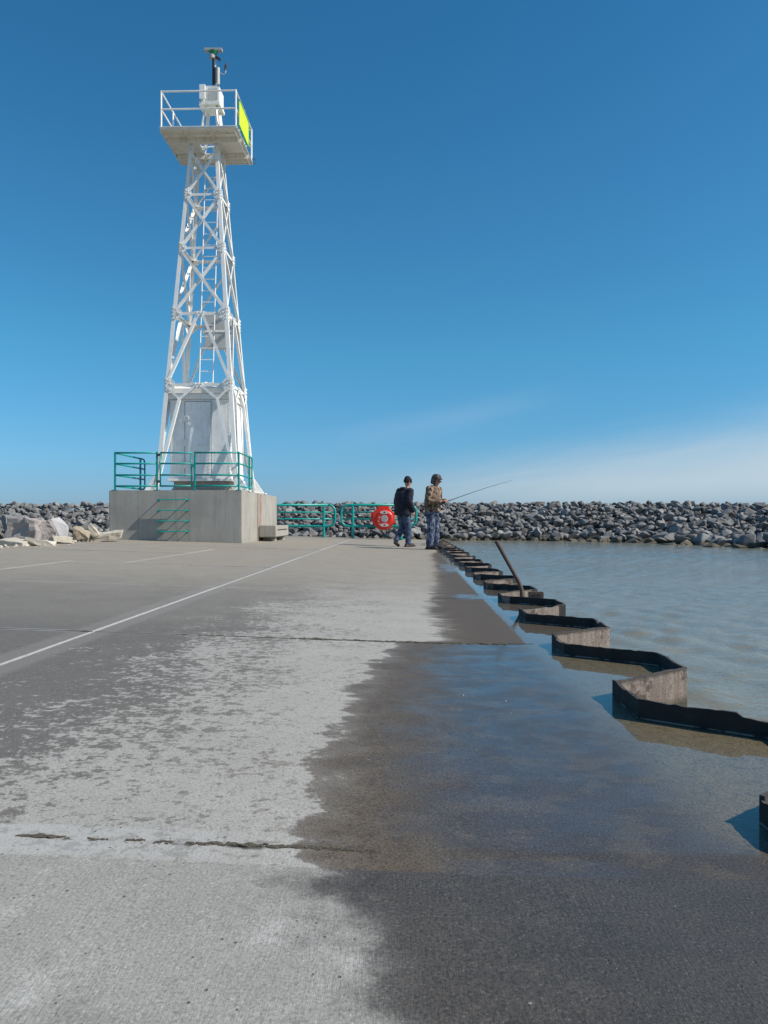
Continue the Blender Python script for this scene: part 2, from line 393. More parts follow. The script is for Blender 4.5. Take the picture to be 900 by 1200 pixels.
    pts = [(-1, .12), (.9, .06), (1.2, -.15), (1.46, -.22), (1.54, -.14), (1.62, -.24), (1.85, -.27), (2.44, -.25), (3.2, -.20), (3.9, -.12), (4.2, -.08), (4.30, .18), (4.9, .22), (5.8, .14), (7.4, .26), (9.5, .34), (12, .42), (15, .48), (17, .70), (24, .85)]
    cv = fc.mapping.curves[0]
    while len(cv.points) > 2: cv.points.remove(cv.points[1])
    cv.points[0].location = (0, (.10+1)/2); cv.points[1].location = (1, (.85+1)/2)
    for yy, xb in pts[1:-1]:
        p = cv.points.new(yy/24, (xb+1)/2); p.handle_type = 'VECTOR'
    fc.mapping.update()
    xb = k.m('MULTIPLY_ADD', fc.outputs[0], 2.0, -1.0)
    nE = k.noise(k.map(k.pos, scale=(2.2, 3.4, 1)), 1.3, 7, .68, .3)
    dw = k.m('ADD', k.m('SUBTRACT', x, xb), k.m('MULTIPLY_ADD', nE, .46, -.23))
    dw = k.m('ADD', dw, k.m('MULTIPLY_ADD', nF, .12, -.06))
    wsoft = k.m('MAXIMUM', slab1, k.smooth(y, 4.2, 4.6))
    wet = k.smooth(k.m('SUBTRACT', dw, k.m('MULTIPLY', wsoft, -.01)), k.m('MULTIPLY_ADD', wsoft, -.04, -.006), k.m('MULTIPLY_ADD', wsoft, .06, .022))
    soft = k.smooth(dw, -.12, .16)
    wetd = k.smooth(dw, .05, .55)
    nW = k.noise(k.map(k.pos, scale=(3.2, 4.2, 1)), 1.5, 5, .6, .3)
    blot = k.smooth(k.noise(k.map(k.pos, scale=(7, 9, 1), loc=(4, 2, 0)), 1, 4, .6), .48, .60)
    wc = k.mix(wetd, k.mix(nF, (.080, .055, .030), (.150, .108, .064)), k.mix(nW, (.032, .028, .028), (.082, .068, .057)))
    wc = k.mix(k.m('MULTIPLY', blot, .40), wc, (.125, .100, .068))
    wc = k.mix(k.m('MULTIPLY', k.smooth(x, .55, .8), k.smooth(y, 1.5, 1.7)), wc, k.mix(nF, (.115, .09, .045), (.185, .148, .080)))
    far_ = k.smooth(y, 4.2, 4.26)
    wc = k.mix(k.m('MULTIPLY', far_, .8), wc, k.mix(nM, (.075, .050, .026), (.145, .103, .058)))
    wc = k.mix(k.m('MULTIPLY', slab1, .75), wc, k.mix(nW, (.022, .022, .022), (.088, .080, .070)))
    wc = k.mix(k.m('MULTIPLY', k.smooth(nG, .47, .64), .65), wc, (.012, .011, .012))
    wc = k.mix(k.m('MULTIPLY', k.smooth(k.noise(k.pos, 26, 5, .7), .52, .68), .45), wc, (.028, .024, .020))
    wc = k.mix(k.m('MULTIPLY', k.smooth(nG, .43, .30), .5), wc, (.22, .20, .18))
    spk2 = k.vor(k.pos, 15)
    speck = k.m('MULTIPLY', k.smooth(spk2.outputs['Distance'], .05, .03), k.smooth(k.noise(k.pos, 5.3), .54, .60))
    wc = k.mix(k.m('MULTIPLY', speck, .8), wc, (.42, .40, .36))
    wetw = k.m('MULTIPLY', wet, k.m('MULTIPLY_ADD', soft, .55, .45))
    col = k.mix(wetw, dry, wc)
    pit = k.vor(k.pos, 40)
    pits = k.m('MULTIPLY', k.smooth(pit.outputs['Distance'], .16, .08), k.smooth(k.noise(k.pos, 11), .50, .58))
    col = k.mix(k.m('MULTIPLY', pits, .75), col, (.06, .058, .05))
    k.set('Base Color', col)
    k.set('Roughness', k.m('SUBTRACT', .92, k.m('MULTIPLY', wet, .30)))
    # ---- standing film of water
    e1 = k.m('ADD', k.m('SUBTRACT', dw, .05), k.m('MULTIPLY_ADD', nW, .5, -.25))
    f1 = k.m('MULTIPLY', k.smooth(e1, .0, .50), k.m('MULTIPLY', k.smooth(y, 1.56, 1.60), k.smooth(y, 4.21, 4.18)))
    strip = k.m('MULTIPLY', k.m('MULTIPLY', k.smooth(y, 1.462, 1.475), k.smooth(y, 1.545, 1.53)), k.m('MULTIPLY', k.smooth(x, .02, .12), k.smooth(k.m('ADD', x, k.m('MULTIPLY', nW, .3)), .66, .5)))
    e3 = k.m('ADD', x, k.m('MULTIPLY_ADD', nW, .04, -.02))
    f3 = k.smooth(e3, .645, .665)
    f3 = k.m('MULTIPLY', f3, k.smooth(y, 1.57, 1.6))
    tong = k.m('MULTIPLY', k.smooth(k.m('ABSOLUTE', k.m('SUBTRACT', y, k.m('MULTIPLY_ADD', nW, .5, 6.55))), .28, .12), k.smooth(x, .36, .5))
    tong2 = k.m('MULTIPLY', k.smooth(k.m('ABSOLUTE', k.m('SUBTRACT', y, k.m('MULTIPLY_ADD', nW, 1.4, 10.2))), 1.1, .7), k.smooth(k.m('ADD', x, k.m('MULTIPLY', nW, .3)), .55, .70))
    tong3 = k.m('MULTIPLY', k.smooth(k.m('ABSOLUTE', k.m('SUBTRACT', y, 21.2)), 1.3, .9), k.smooth(k.m('ADD', x, k.m('MULTIPLY', nW, .3)), .05, .15))
    film = k.m('MAXIMUM', k.m('MAXIMUM', f1, k.m('MULTIPLY', strip, .9)), k.m('MAXIMUM', k.m('MAXIMUM', f3, k.m('MULTIPLY', tong3, 1.0)), k.m('MAXIMUM', k.m('MULTIPLY', tong, .9), tong2)))
    damp = k.m('MULTIPLY', wet, k.m('MULTIPLY_ADD', k.smooth(y, 4.15, 4.25), -.09, .13))
    patch = k.m('MULTIPLY_ADD', k.smooth(k.noise(k.map(k.pos, scale=(5, 6.5, 1), loc=(7, 1, 0)), 1, 6, .65, .3), .36, .64), -.42, .95)
    patch = k.m('MAXIMUM', patch, k.smooth(x, .45, .75))
    film = k.m('MULTIPLY', film, patch)
    k.set('Coat Weight', k.m('MAXIMUM', film, damp))
    k.set('Coat Roughness', k.m('MULTIPLY_ADD', film, -.27, .30))
    k.set('Coat IOR', 1.333)
    # ---- relief
    wob = k.new('ShaderNodeVectorMath', operation='ADD'); k.link(k.pos, wob.inputs[0])
    wn = k.new('ShaderNodeTexNoise'); wn.inputs['Scale'].default_value = 5; k.link(k.pos, wn.inputs['Vector'])
    ws = k.new('ShaderNodeVectorMath', operation='SCALE'); k.link(wn.outputs['Color'], ws.inputs[0]); ws.inputs['Scale'].default_value = .02; k.link(ws.outputs[0], wob.inputs[1])
    broom = k.noise(k.map(wob.outputs[0], scale=(210, 22, 1)), 1.0, 4, .7)
    broom = k.m('MULTIPLY', broom, k.m('MULTIPLY_ADD', k.smooth(nM, .3, .65), .7, .3))
    hb = k.m('MULTIPLY', broom, k.m('MULTIPLY_ADD', slab1, .95, .05))
    hh = k.m('ADD', k.m('MULTIPLY', hb, 1.1), k.m('ADD', k.m('MULTIPLY', nG, 1.0), k.m('MULTIPLY', nF, .5)))
    hh = k.m('SUBTRACT', hh, k.m('MULTIPLY', pits, 1.2))
    hh = k.m('ADD', hh, k.m('MULTIPLY', crust2, .25))
    k.set('Normal', k.bump(hh, .60, .0034))
    k.set('Coat Normal', k.bump(k.m('MULTIPLY', k.noise(k.pos, 9, 2), k.m('SUBTRACT', 1.0, k.m('MULTIPLY', film, .9))), .35, .004))
JOINTS = [1.55, 4.22, 7.05, 9.9, 12.75, 15.6, 18.45, 21.3, 24.1]
M['deck'] = mat('pier_concrete', f_deck)
def f_gap(k, b):
    k.set('Base Color', k.mix(k.noise(k.pos, 20, 4), (.02, .018, .015), (.06, .05, .04))); k.set('Roughness', .95)
M['gap'] = mat('joint_dirt', f_gap)
def f_weed(k, b):
    k.set('Base Color', k.mix(k.noise(k.pos, 60, 4), (.035, .030, .022), (.12, .105, .08))); k.set('Roughness', 1.0)
    k.set('Normal', k.bump(k.noise(k.pos, 220, 4), .8, .003))
M['weed'] = mat('dead_moss', f_weed)
def f_fill(k, b):
    n = k.noise(k.pos, 5, 5, .6); n2 = k.noise(k.pos, 60, 4, .7)
    c = k.mix(n, (.105, .082, .040), (.165, .130, .070)); c = k.mix(k.m('MULTIPLY', k.smooth(n2, .55, .75), .4), c, (.05, .04, .02))
    k.set('Base Color', c); k.set('Roughness', .8)
    k.set('Coat Weight', 1.0); k.set('Coat Roughness', .02); k.set('Coat IOR', 1.333)
    k.set('Coat Normal', k.bump(k.noise(k.pos, 7, 2), .10, .004))
M['fill'] = mat('flooded_fill', f_fill)

def cloth(name, c1, c2, scale=12, rough=.9):
    def fn(k, b):
        n = k.noise(k.obj, scale, 5, .6); n2 = k.noise(k.obj, 220, 2)
        c = k.mix(k.smooth(n, .35, .65), c1, c2); k.set('Base Color', c); k.set('Roughness', rough)
        k.set('Normal', k.bump(k.m('ADD', n, k.m('MULTIPLY', n2, .2)), .5, .02))
    return mat(name, fn)
M['navy'] = cloth('navy_fabric', (.006, .008, .017), (.012, .016, .033), 9)
M['jeans'] = cloth('blue_denim', (.022, .036, .075), (.075, .115, .20), 9)
M['knit'] = cloth('black_knit', (.005, .005, .007), (.010, .010, .013), 40)
M['boot'] = cloth('dark_leather', (.015, .013, .014), (.04, .035, .035), 20, .6)
M['skin'] = cloth('skin', (.42, .23, .17), (.48, .27, .20), 30, .55)
M['hair'] = cloth('dark_hair', (.02, .015, .012), (.04, .03, .025), 40)
M['tshirt'] = cloth('pale_hem', (.45, .45, .47), (.55, .55, .57), 10)
M['eye'] = cloth('eye', (.01, .01, .01), (.02, .02, .02), 30, .3)
def camo(name, cs, scale):
    def fn(k, b):
        c = cs[0]
        for i, cc in enumerate(cs[1:]):
            n = k.noise(k.map(k.obj, loc=(i*3.1, i*1.7, 0), scale=(1, 1, .8)), scale*(1+.25*i), 4, .6, .4)
            c = k.mix(k.smooth(n, .515, .545), c, cc)
        k.set('Base Color', c); k.set('Roughness', .9)
        k.set('Normal', k.bump(k.noise(k.obj, 10, 4), .4, .02))
    return mat(name, fn)
M['camo'] = camo('tan_camouflage', [(.19, .120, .09), (.075, .042, .033), (.38, .255, .205), (.02, .016, .015), (.15, .12, .075)], 9)
M['camo_dark'] = camo('dark_camouflage', [(.05, .045, .05), (.015, .013, .016), (.14, .125, .135)], 14)
M['camo_blue'] = camo('worn_blue_denim', [(.045, .065, .125), (.015, .022, .05), (.15, .18, .26)], 11)

# ------------------------------------------------------------------ ground, pier and water
def deck_z(x):
    if x > .5: return 0.0
    t = x-.5
    return -.03*t if t < -.6 else .03*t*t/(1.2)+0  if t > -.6 and False else (.03*(t*t)/1.2 if t > -.6 else -.03*t)
def deck_h(x):
    t = .5-x
    if t <= 0: return 0.0
    if t < .6: return .025*t*t
    return .009+.03*(t-.6)

import numpy as np
rng = np.random.default_rng(4)
gx = np.concatenate([np.arange(.72, 6, .035), np.arange(6, 16, .06), np.arange(16, 40, .25)])
gy = np.concatenate([np.arange(-3, 9, .04), np.arange(9, 32, .075)])
X, Y = np.meshgrid(gx, gy); Z = np.zeros_like(X); DXY = np.hypot(X, Y)
for _ in range(90):
    lam = .12*(3.6**rng.random()); th = R(205)+rng.normal(0, .85); amp = lam*.0042*rng.uniform(.5, 1.3)*(1 if lam < .4 else .6)
    kx, ky = 2*np.pi/lam*math.cos(th), 2*np.pi/lam*math.sin(th); ph = rng.random()*6.28
    fade = np.clip((lam-.11-.006*DXY)/.10, 0, 1) if lam < .5 else 1.0
    Z += amp*fade*np.sin(kx*X+ky*Y+ph+.6*np.sin(.37*X-.29*Y+ph*3))
gust = .75+.45*np.sin(.31*X+.17*Y+1.2)*np.sin(.23*Y-.12*X)
Z = -.10+Z*gust*.8
ny, nx = Z.shape
lv = np.stack([X, Y, Z], -1).reshape(-1, 3)
idx = np.arange(ny*nx).reshape(ny, nx)
lf = np.stack([idx[:-1, :-1], idx[:-1, 1:], idx[1:, 1:], idx[1:, :-1]], -1).reshape(-1, 4)
o4 = len(lv); lv = np.vstack([lv, [(-6000, -6000, -.22), (6000, -6000, -.22), (6000, 6000, -.22), (-6000, 6000, -.22)]])
lf = np.vstack([lf, [(o4, o4+1, o4+2, o4+3)]])
lme = bpy.data.meshes.new('lake_water')
lme.vertices.add(len(lv)); lme.vertices.foreach_set('co', lv.ravel().astype(np.float32))
lme.loops.add(lf.size); lme.loops.foreach_set('vertex_index', lf.ravel().astype(np.int32))
lme.polygons.add(len(lf)); lme.polygons.foreach_set('loop_start', (np.arange(len(lf))*4).astype(np.int32))
lme.polygons.foreach_set('use_smooth', np.ones(len(lf), dtype=bool))
lme.update(calc_edges=True); lme.validate(); lme.materials.append(M['lake'])
lake = bpy.data.objects.new('lake_water', lme); C.objects.link(lake); tag(lake, kind='structure')

END_Y, EDGE_X, LEFT_X = 26.3, .70, -6.95
deck = MB()
rows = [-8.0, -4.2, -1.3]+JOINTS+[END_Y]
def slab(x0, x1, y0, y1, dz, g=.0045):
    n = max(2, int((x1-x0)/.12)); rings = []
    a, b_ = x0+g, (x1-g if x1 < .6 else x1)
    gg = lambda q: .0 if abs(q-1.55) < .01 else (.009 if abs(q-4.22) < .01 else g)
    for yy in (y0+gg(y0), y1-gg(y1)):
        top = [(a+(b_-a)*i/n, yy, deck_h(a+(b_-a)*i/n)+dz) for i in range(n+1)]
        rings.append(top+[(b_, yy, -.35), (a, yy, -.35)])
    deck.loft(rings)
for r in range(len(rows)-1):
    mid = -4.43 if rows[r] < 9.9 else -3.67
    cols = [LEFT_X, mid, -1.74, EDGE_X]
    for c in range(3):
        slab(cols[c], cols[c+1], rows[r], rows[r+1], (random.uniform(-.002, .002) if not (c == 2) else 0.0))
dk = deck.build('pier_deck', M['deck'], bevel=0); tag(dk, kind='structure')
under = MB()
n = 30; rings = []
for yy in (-8, END_Y-.02):
    xs = [LEFT_X+.02+(EDGE_X-LEFT_X-.04)*i/n for i in range(n+1)]
    rings.append([(x, yy, deck_h(x)-.022) for x in xs]+[(xs[-1], yy, -.6), (xs[0], yy, -.6)])
under.loft(rings)
tag(under.build('pier_base', M['gap']), kind='structure')

# ------------------------------------------------------------------ sheet pile wall and flooded strip behind it
XI, XO, PER, TOP = .79, 1.165, 1.227, .060
Y5 = 2.97                                      # one far corner of an inner flat
def pile_corners(i):
    y0 = Y5+PER*i                              # far end of the inner flat, then towards the camera
    return [(XI, y0), (XI, y0-.325), (XO, y0-.325-.265), (XO, y0-.325-.265-.345), (XI, y0-PER)]
first, last = -7, 18
zig = []
for i in range(last, first-1, -1): zig += pile_corners(i)[:-1]
wall = thing('sheet_pile_wall', (XI, Y5, 0), 'rusty zigzag steel sheet pile wall along the flooded edge of the pier', 'sheet piling')
th = .013
def offset_path(p):
    out = []
    for j, q in enumerate(p):
        q = Vector(q)
        a = (q-Vector(p[j-1])).normalized() if j else None
        b_ = (Vector(p[j+1])-q).normalized() if j < len(p)-1 else None
        na = Vector((-a.y, a.x)) if a else None; nb = Vector((-b_.y, b_.x)) if b_ else None
        nn = na if nb is None else nb if na is None else (na+nb).normalized()
        l = 1 if (na is None or nb is None) else 1/max(.5, nn.dot(na))
        out.append(q+nn*th*l)
    return out
rw = random.Random(5)
for i in range(last, first-1, -1):
    pc = [Vector(p) for p in pile_corners(i)]
    pl = []                                    # finer path so that the top edge can be ragged
    for a, b_ in zip(pc[:-1], pc[1:]):
        m_ = max(2, int((b_-a).length/(.02 if i < 3 else .06)))
        pl += [a.lerp(b_, t/m_) for t in range(m_)]
    pl.append(pc[-1])
    off = offset_path(pl); mb = MB(); rings = []
    dz = rw.uniform(-.006, .006)
    chip_c = rw.randrange(len(pl)); chip_w = rw.uniform(1.5, 4)
    for j, (p, q) in enumerate(zip(pl, off)):
        zt = TOP+dz+mnoise.noise(Vector((p.x*9, p.y*9, 0)))*.006+mnoise.noise(Vector((p.x*60, p.y*60, 3)))*.004
        if abs(j-chip_c) < chip_w: zt -= .012
        rings.append([(p.x, p.y, -1.2), (p.x, p.y, zt), (q.x, q.y, zt+rw.uniform(-.002, .001)), (q.x, q.y, -1.2)])
    mb.loft(rings)
    o = mb.build('sheet_pile', M['pile'], wall); o.data.materials.append(M['pile_shade'])
    for f in o.data.polygons:                  # deck side takes the near-black steel, its shade painted into the colour
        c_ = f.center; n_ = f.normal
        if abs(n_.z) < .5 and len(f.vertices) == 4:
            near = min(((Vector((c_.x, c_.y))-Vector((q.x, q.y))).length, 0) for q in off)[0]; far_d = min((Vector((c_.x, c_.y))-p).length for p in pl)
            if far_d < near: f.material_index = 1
fill = MB()
vs = [(x, y) for x, y in zig]+[(XI, Y5+PER*(first-1))]
for a, b_ in zip(vs[:-1], vs[1:]):
    fill.add([(EDGE_X-.05, a[1], -.003), (EDGE_X-.05, b_[1], -.003), (b_[0]-.0, b_[1], -.003), (a[0]-.0, a[1], -.003)], [(0, 1, 2, 3)])
fl = fill.build('flooded_gutter', M['deck']); tag(fl, kind='structure')

# leaning pipe and the steel lug welded next to its foot
pp = thing('leaning_pipe', (.97, 6.5, .02), 'rusty steel pipe leaning left out of the sheet piling', 'pipe')
MB().tube([(.985, 6.52, -.25), (.975, 6.52, .09), (.955, 6.53, .15), (.77, 6.56, .49)], .0175, 12).build('tube', M['pipe'], pp, smooth=True)
MB().disc((.77, 6.56, .49), (-.47, .07, .86), .0188, .010, 12).build('cap', M['pipe'], pp)
lug = MB().span((1.03, 6.46, -.05), (1.15, 6.52, .075))
lug.build('bracket', M['pipe'], pp, bevel=.004)
MB().span((1.06, 6.452, .0), (1.12, 6.4585, .055)).build('socket', M['black'], pp)

# ------------------------------------------------------------------ breakwater rocks
rr = random.Random(21)
def rock_geo(rng, n=15, flat=1.0, cuts=0):
    bm = bmesh.new()
    for _ in range(n):
        v = Vector((rng.gauss(0, 1), rng.gauss(0, 1), rng.gauss(0, 1))).normalized()
        v *= rng.uniform(.82, 1.08); v.z *= flat; v.x *= 1.12
        bm.verts.new(v)
    r = bmesh.ops.convex_hull(bm, input=bm.verts)
    bmesh.ops.delete(bm, geom=[g for g in r['geom_interior'] if isinstance(g, bmesh.types.BMVert)], context='VERTS')
    bmesh.ops.dissolve_limit(bm, angle_limit=R(14), verts=bm.verts, edges=bm.edges)
    bmesh.ops.bevel(bm, geom=list(bm.edges), offset=.07, segments=1, affect='EDGES', clamp_overlap=True)
    bmesh.ops.triangulate(bm, faces=bm.faces)
    if cuts:
        bmesh.ops.subdivide_edges(bm, edges=list(bm.edges), cuts=cuts, use_grid_fill=True)
        off = Vector((rng.random()*50, rng.random()*50, 0))
        for v in bm.verts:
            v.co += v.co.normalized()*(mnoise.noise(v.co*2.2+off)*.10+mnoise.noise(v.co*6+off)*.045)
    bmesh.ops.recalc_face_normals(bm, faces=bm.faces)
    return bm
protos = []
for i in range(16):
    bm = rock_geo(rr, rr.randint(9, 14), rr.uniform(.62, .9))
    me = bpy.data.meshes.new('boulder'); bm.to_mesh(me); bm.free()
    me.materials.append(M['rock']); protos.append(me)

# toe line on the water and crest line, from far left to the near right
toe = [(-30, 24), (-20, 26.5), (-12, 28.2), (-6, 28.6), (-1, 28.2), (2.5, 29.0), (6.0, 27.6), (7.9, 25.4), (9.0, 22.4), (9.7, 19.3), (11.5, 15.6), (15, 12.5)]
crest = [(-34, 29.5), (-22, 32.2), (-13.0, 33.6), (-6, 33.6), (0, 33.4), (5, 33.4), (9.5, 32.0), (12.2, 29.4), (14.0, 26.4), (15.5, 23.6), (18.5, 21), (22, 18.5)]
czs = [1.25, 1.30, 1.33, 1.36, 1.36, 1.36, 1.33, 1.26, 1.20, 1.14, 1.10, 1.1]
def interp(u):
    u = max(0, min(len(toe)-1.0001, u)); i = int(u); t = u-i
    l = lambda a, b: a+(b-a)*t
    return Vector((l(toe[i][0], toe[i+1][0]), l(toe[i][1], toe[i+1][1]))), Vector((l(crest[i][0], crest[i+1][0]), l(crest[i][1], crest[i+1][1]))), l(czs[i], czs[i+1])
def bw_point(u, t):
    a, b_, cz = interp(u); p = a.lerp(b_, t)
    if t <= 1: z = -.25+(cz-.12+.25)*(1-(1-min(t, 1))**1.25)
    else: z = cz-.12-max(0, t-1.35)*1.2
    return Vector((p.x, p.y, z))
core = MB(); NU, ts = 66, [-.25, 0, .25, .5, .75, .95, 1.15, 1.4, 1.8, 2.4]
grid = [[bw_point((len(toe)-1)*i/NU, t)-Vector((0, 0, .10 if t > 0 else .5)) for t in ts] for i in range(NU+1)]
core.loft(grid, cap=False, closed=False)
rocks = []
camp = Vector((0, 0, .68))
u = 0.0
lenT = len(toe)-1
for t_row in range(20):
    t = -.02+t_row*.060
    u = 0.0
    while u < lenT:
        a, b_, cz = interp(u); i = min(int(u), lenT-1)
        seg = (Vector(bw_point(i+1, t))-Vector(bw_point(i, t))).length
        big = max(0, min(1, (u-6.6)/2.0))*max(0, 1-t*1.7)
        base = rr.choice((.09, .11, .125, .14, .165, .21))*rr.uniform(.9, 1.15)*(1+big*rr.uniform(.1, 1.1))*(1.2 if t < .2 else 1)
        p = bw_point(u, t+rr.uniform(-.04, .04))
        p += Vector((rr.uniform(-.06, .06), rr.uniform(-.06, .06), base*rr.uniform(-.15, .55)))
        if t_row >= 16: p.z += rr.uniform(0, .08)
        if -7 < p.x < 1.2 and p.y < 27: 
            u += base*1.5/seg; continue
        rocks.append((p, base, rr.randrange(16), (rr.uniform(-.5, .5), rr.uniform(-.5, .5), rr.uniform(0, 6.3)), rr.uniform(.8, 1.25)))
        u += base*rr.uniform(1.25, 1.9)/seg
    for _ in range(0): pass
# the nearest and largest ones in view are things of their own
def in_view(p):
    f = Vector((-math.sin(YAW), math.cos(YAW))); rt = Vector((math.cos(YAW), math.sin(YAW)))
    D = p.x*f.x+p.y*f.y; X = p.x*rt.x+p.y*rt.y
    if D < 1: return False
    uu = 450+900*X/D
    if not (-12 < uu < 912): return False
    if 126 < uu < 324: return False            # behind the plinth
    return True
def hue_id(p): return
vis = [r for r in rocks if in_view(r[0]) and r[0].z > -.12]
vis.sort(key=lambda r: -r[1]/((r[0]-camp).length))
single = vis[:290]; ids = set(id(r) for r in single)
riprap = MB(); tones = []
for (p, s, kx, e, st) in rocks:
    pass
for r in rocks:
    if id(r) in ids: continue
    p, s, kx, e, st = r
    rot = Euler(e).to_matrix(); me = protos[kx]
    vs = [p+rot @ (Vector((v.co.x*st, v.co.y, v.co.z))*s) for v in me.vertices]
    riprap.add(vs, [tuple(f.vertices) for f in me.polygons]); tones += [rr.random()]*len(vs)
n0 = len(riprap.v)
rip = riprap.build('riprap', M['rock']); tag(rip, 'grey stones packed into the long low breakwater', 'riprap', kind='stuff')
at = rip.data.attributes.new('tone', 'FLOAT', 'POINT')
at.data.foreach_set('value', tones)
co = core.build('breakwater_core', M['core'], smooth=True); tag(co, kind='structure')
def side_of(p):
    f = Vector((-math.sin(YAW), math.cos(YAW))); rt = Vector((math.cos(YAW), math.sin(YAW)))
    D = p.x*f.x+p.y*f.y; X = p.x*rt.x+p.y*rt.y; uu = 450+900*X/D
    if p.x < -7: return 'grey angular boulder in the breakwater left of the concrete plinth'
    if uu < 480: return 'grey angular boulder in the breakwater behind the teal pipe railing'
    if uu < 720: return 'grey angular boulder on the breakwater slope straight across the water'
    return 'grey angular boulder on the breakwater where it curves in at far right'
for r in single:
    p, s, kx, e, st = r
    o = bpy.data.objects.new('boulder', protos[kx]); C.objects.link(o)
    o.location = p; o.scale = (s*st, s, s); o.rotation_euler = e
    tag(o, side_of(p), 'boulder', 'boulders of the breakwater')

# distinct boulders and broken concrete left of the pier
def boulder(name, loc, size, rot, m, label, seed, flat=.8, cuts=2, n=13, cat='boulder', group=None):
    rg = random.Random(seed); bm = rock_geo(rg, n, flat, cuts)
    me = bpy.data.meshes.new(name); bm.to_mesh(me); bm.free(); me.materials.append(m)
    o = bpy.data.objects.new(name, me); C.objects.link(o); o.location = loc; o.scale = size; o.rotation_euler = rot
    return tag(o, label, cat, group)
def block_rock(name, loc, size, rot, m, label, seed, cat='boulder', group=None, chop=.22):
    """angular quarried block: a cut-up box with rough faces"""
    rg = random.Random(seed); bm = bmesh.new(); bmesh.ops.create_cube(bm, size=2)
    for v in bm.verts: v.co *= rg.uniform(.85, 1.05); v.co.x += rg.uniform(-chop, chop); v.co.z += rg.uniform(-chop, chop)*.6
    for _ in range(4):
        nrm = Vector((rg.gauss(0, 1), rg.gauss(0, 1), rg.gauss(0, .8))).normalized()
        res = bmesh.ops.bisect_plane(bm, geom=bm.verts[:]+bm.edges[:]+bm.faces[:], plane_co=nrm*rg.uniform(.95, 1.2), plane_no=nrm, clear_outer=True)
        es = [g for g in res['geom_cut'] if isinstance(g, bmesh.types.BMEdge)]
        if es: bmesh.ops.holes_fill(bm, edges=es)
    bmesh.ops.bevel(bm, geom=list(bm.edges), offset=.05, segments=1, affect='EDGES', clamp_overlap=True)
    bmesh.ops.triangulate(bm, faces=bm.faces)
    bmesh.ops.subdivide_edges(bm, edges=list(bm.edges), cuts=5, use_grid_fill=True)
    off = Vector((seed*7.3, 0, 0)); sz = Vector(size)
    for v in bm.verts:
        q = Vector((v.co.x*sz.x, v.co.y*sz.y, v.co.z*sz.z))
        a = min(sz)*.9
        w = lambda f, o_: mnoise.noise(q*f+off+o_)
        dsp = Vector((w(5, Vector((9, 0, 0))), w(5, Vector((0, 9, 0))), w(5, Vector((0, 0, 9)))))*a*.30+v.co.normalized()*(w(14, Vector((3, 3, 0)))*.16+w(34, Vector((5, 0, 5)))*.07)*a
        v.co += Vector((dsp.x/sz.x, dsp.y/sz.y, dsp.z/sz.z))
    bmesh.ops.recalc_face_normals(bm, faces=bm.faces)
    me = bpy.data.meshes.new(name); bm.to_mesh(me); bm.free(); me.materials.append(m)
    o = bpy.data.objects.new(name, me); C.objects.link(o); o.location = loc; o.scale = size; o.rotation_euler = rot
    return tag(o, label, cat, group)
# bank of earth and small stone beside the pier
bank = MB(); g = []
for i in range(41):
    y = 6+24*i/40; row = []
    for j, (dx, z) in enumerate(((-.0, .215), (-.5, .20), (-1.1, .16), (-2.2, .02), (-3.6, -.25), (-5, -.6))):
        row.append((LEFT_X+.03+dx+mnoise.noise(Vector((j*3.1, y*.7, 0)))*.10*(j > 0), y, z+mnoise.noise(Vector((j*2, y*1.3, 5)))*.07*(j > 0)-(.02 if j == 0 else 0)))
    g.append(row)
bank.loft(g, cap=False, closed=False)
tag(bank.build('bank_ground', M['rubble_dark'], smooth=True), kind='structure')

block_rock('boulder', (-7.50, 15.05, .47), (.34, .28, .24), (0, R(3), R(-8)), M['rock_pink'], 'large pinkish grey block of rock lying at the pier edge', 3)
block_rock('boulder', (-7.17, 15.15, .45), (.17, .22, .21), (0, R(-10), R(25)), M['rock_pink'], 'stubby pinkish rock wedged between the large block and the pale pointed rock', 6)
boulder('boulder', (-6.98, 15.25, .49), (.20, .2, .33), (R(8), R(-18), R(30)), M['rock_pale'], 'pale pointed rock leaning against the pinkish block', 17, .95, 2, 9)
block_rock('boulder', (-8.25, 15.0, .36), (.20, .22, .30), (0, 0, R(10)), M['rock'], 'dark grey rock left of the pinkish block', 9)
block_rock('boulder', (-8.18, 15.8, .60), (.22, .22, .17), (R(10), 0, R(50)), M['rock'], 'grey rock perched behind the left end of the pinkish block', 12)
G1 = 'broken pale concrete by the pier edge'
block_rock('concrete_chunk', (-7.0, 13.6, .27), (.30, .2, .06), (R(6), R(5), R(-5)), M['rubble'], 'long pale slab of broken concrete in front of the pinkish block', 21, 'rubble', G1)
block_rock('concrete_chunk', (-6.62, 13.75, .26), (.22, .16, .06), (R(-5), R(9), R(15)), M['rubble'], 'small pale slab right of the long pale slab', 22, 'rubble', G1)
block_rock('concrete_chunk', (-7.08, 12.7, .255), (.18, .14, .05), (R(8), R(-10), R(-25)), M['rubble'], 'thin pale broken piece nearest on the pier edge', 23, 'rubble', G1)
block_rock('concrete_chunk', (-6.88, 16.1, .36), (.17, .16, .10), (R(12), R(24), R(20)), M['rubble_dark'], 'tan chunk tilted up with a dark underside', 24, 'rubble', G1)
block_rock('concrete_chunk', (-6.72, 16.3, .44), (.08, .14, .16), (R(10), R(-32), R(10)), M['rubble'], 'narrow tan chunk standing on edge', 25, 'rubble', G1)
block_rock('concrete_chunk', (-6.62, 16.55, .31), (.38, .22, .085), (R(5), R(-5), R(8)), M['rubble'], 'flat tan slab lying against the corner of the plinth', 26, 'rubble', G1)
block_rock('concrete_chunk', (-6.82, 15.0, .29), (.20, .16, .06), (R(3), R(4), R(40)), M['rubble'], 'small tan piece below the pale pointed rock', 27, 'rubble', G1)
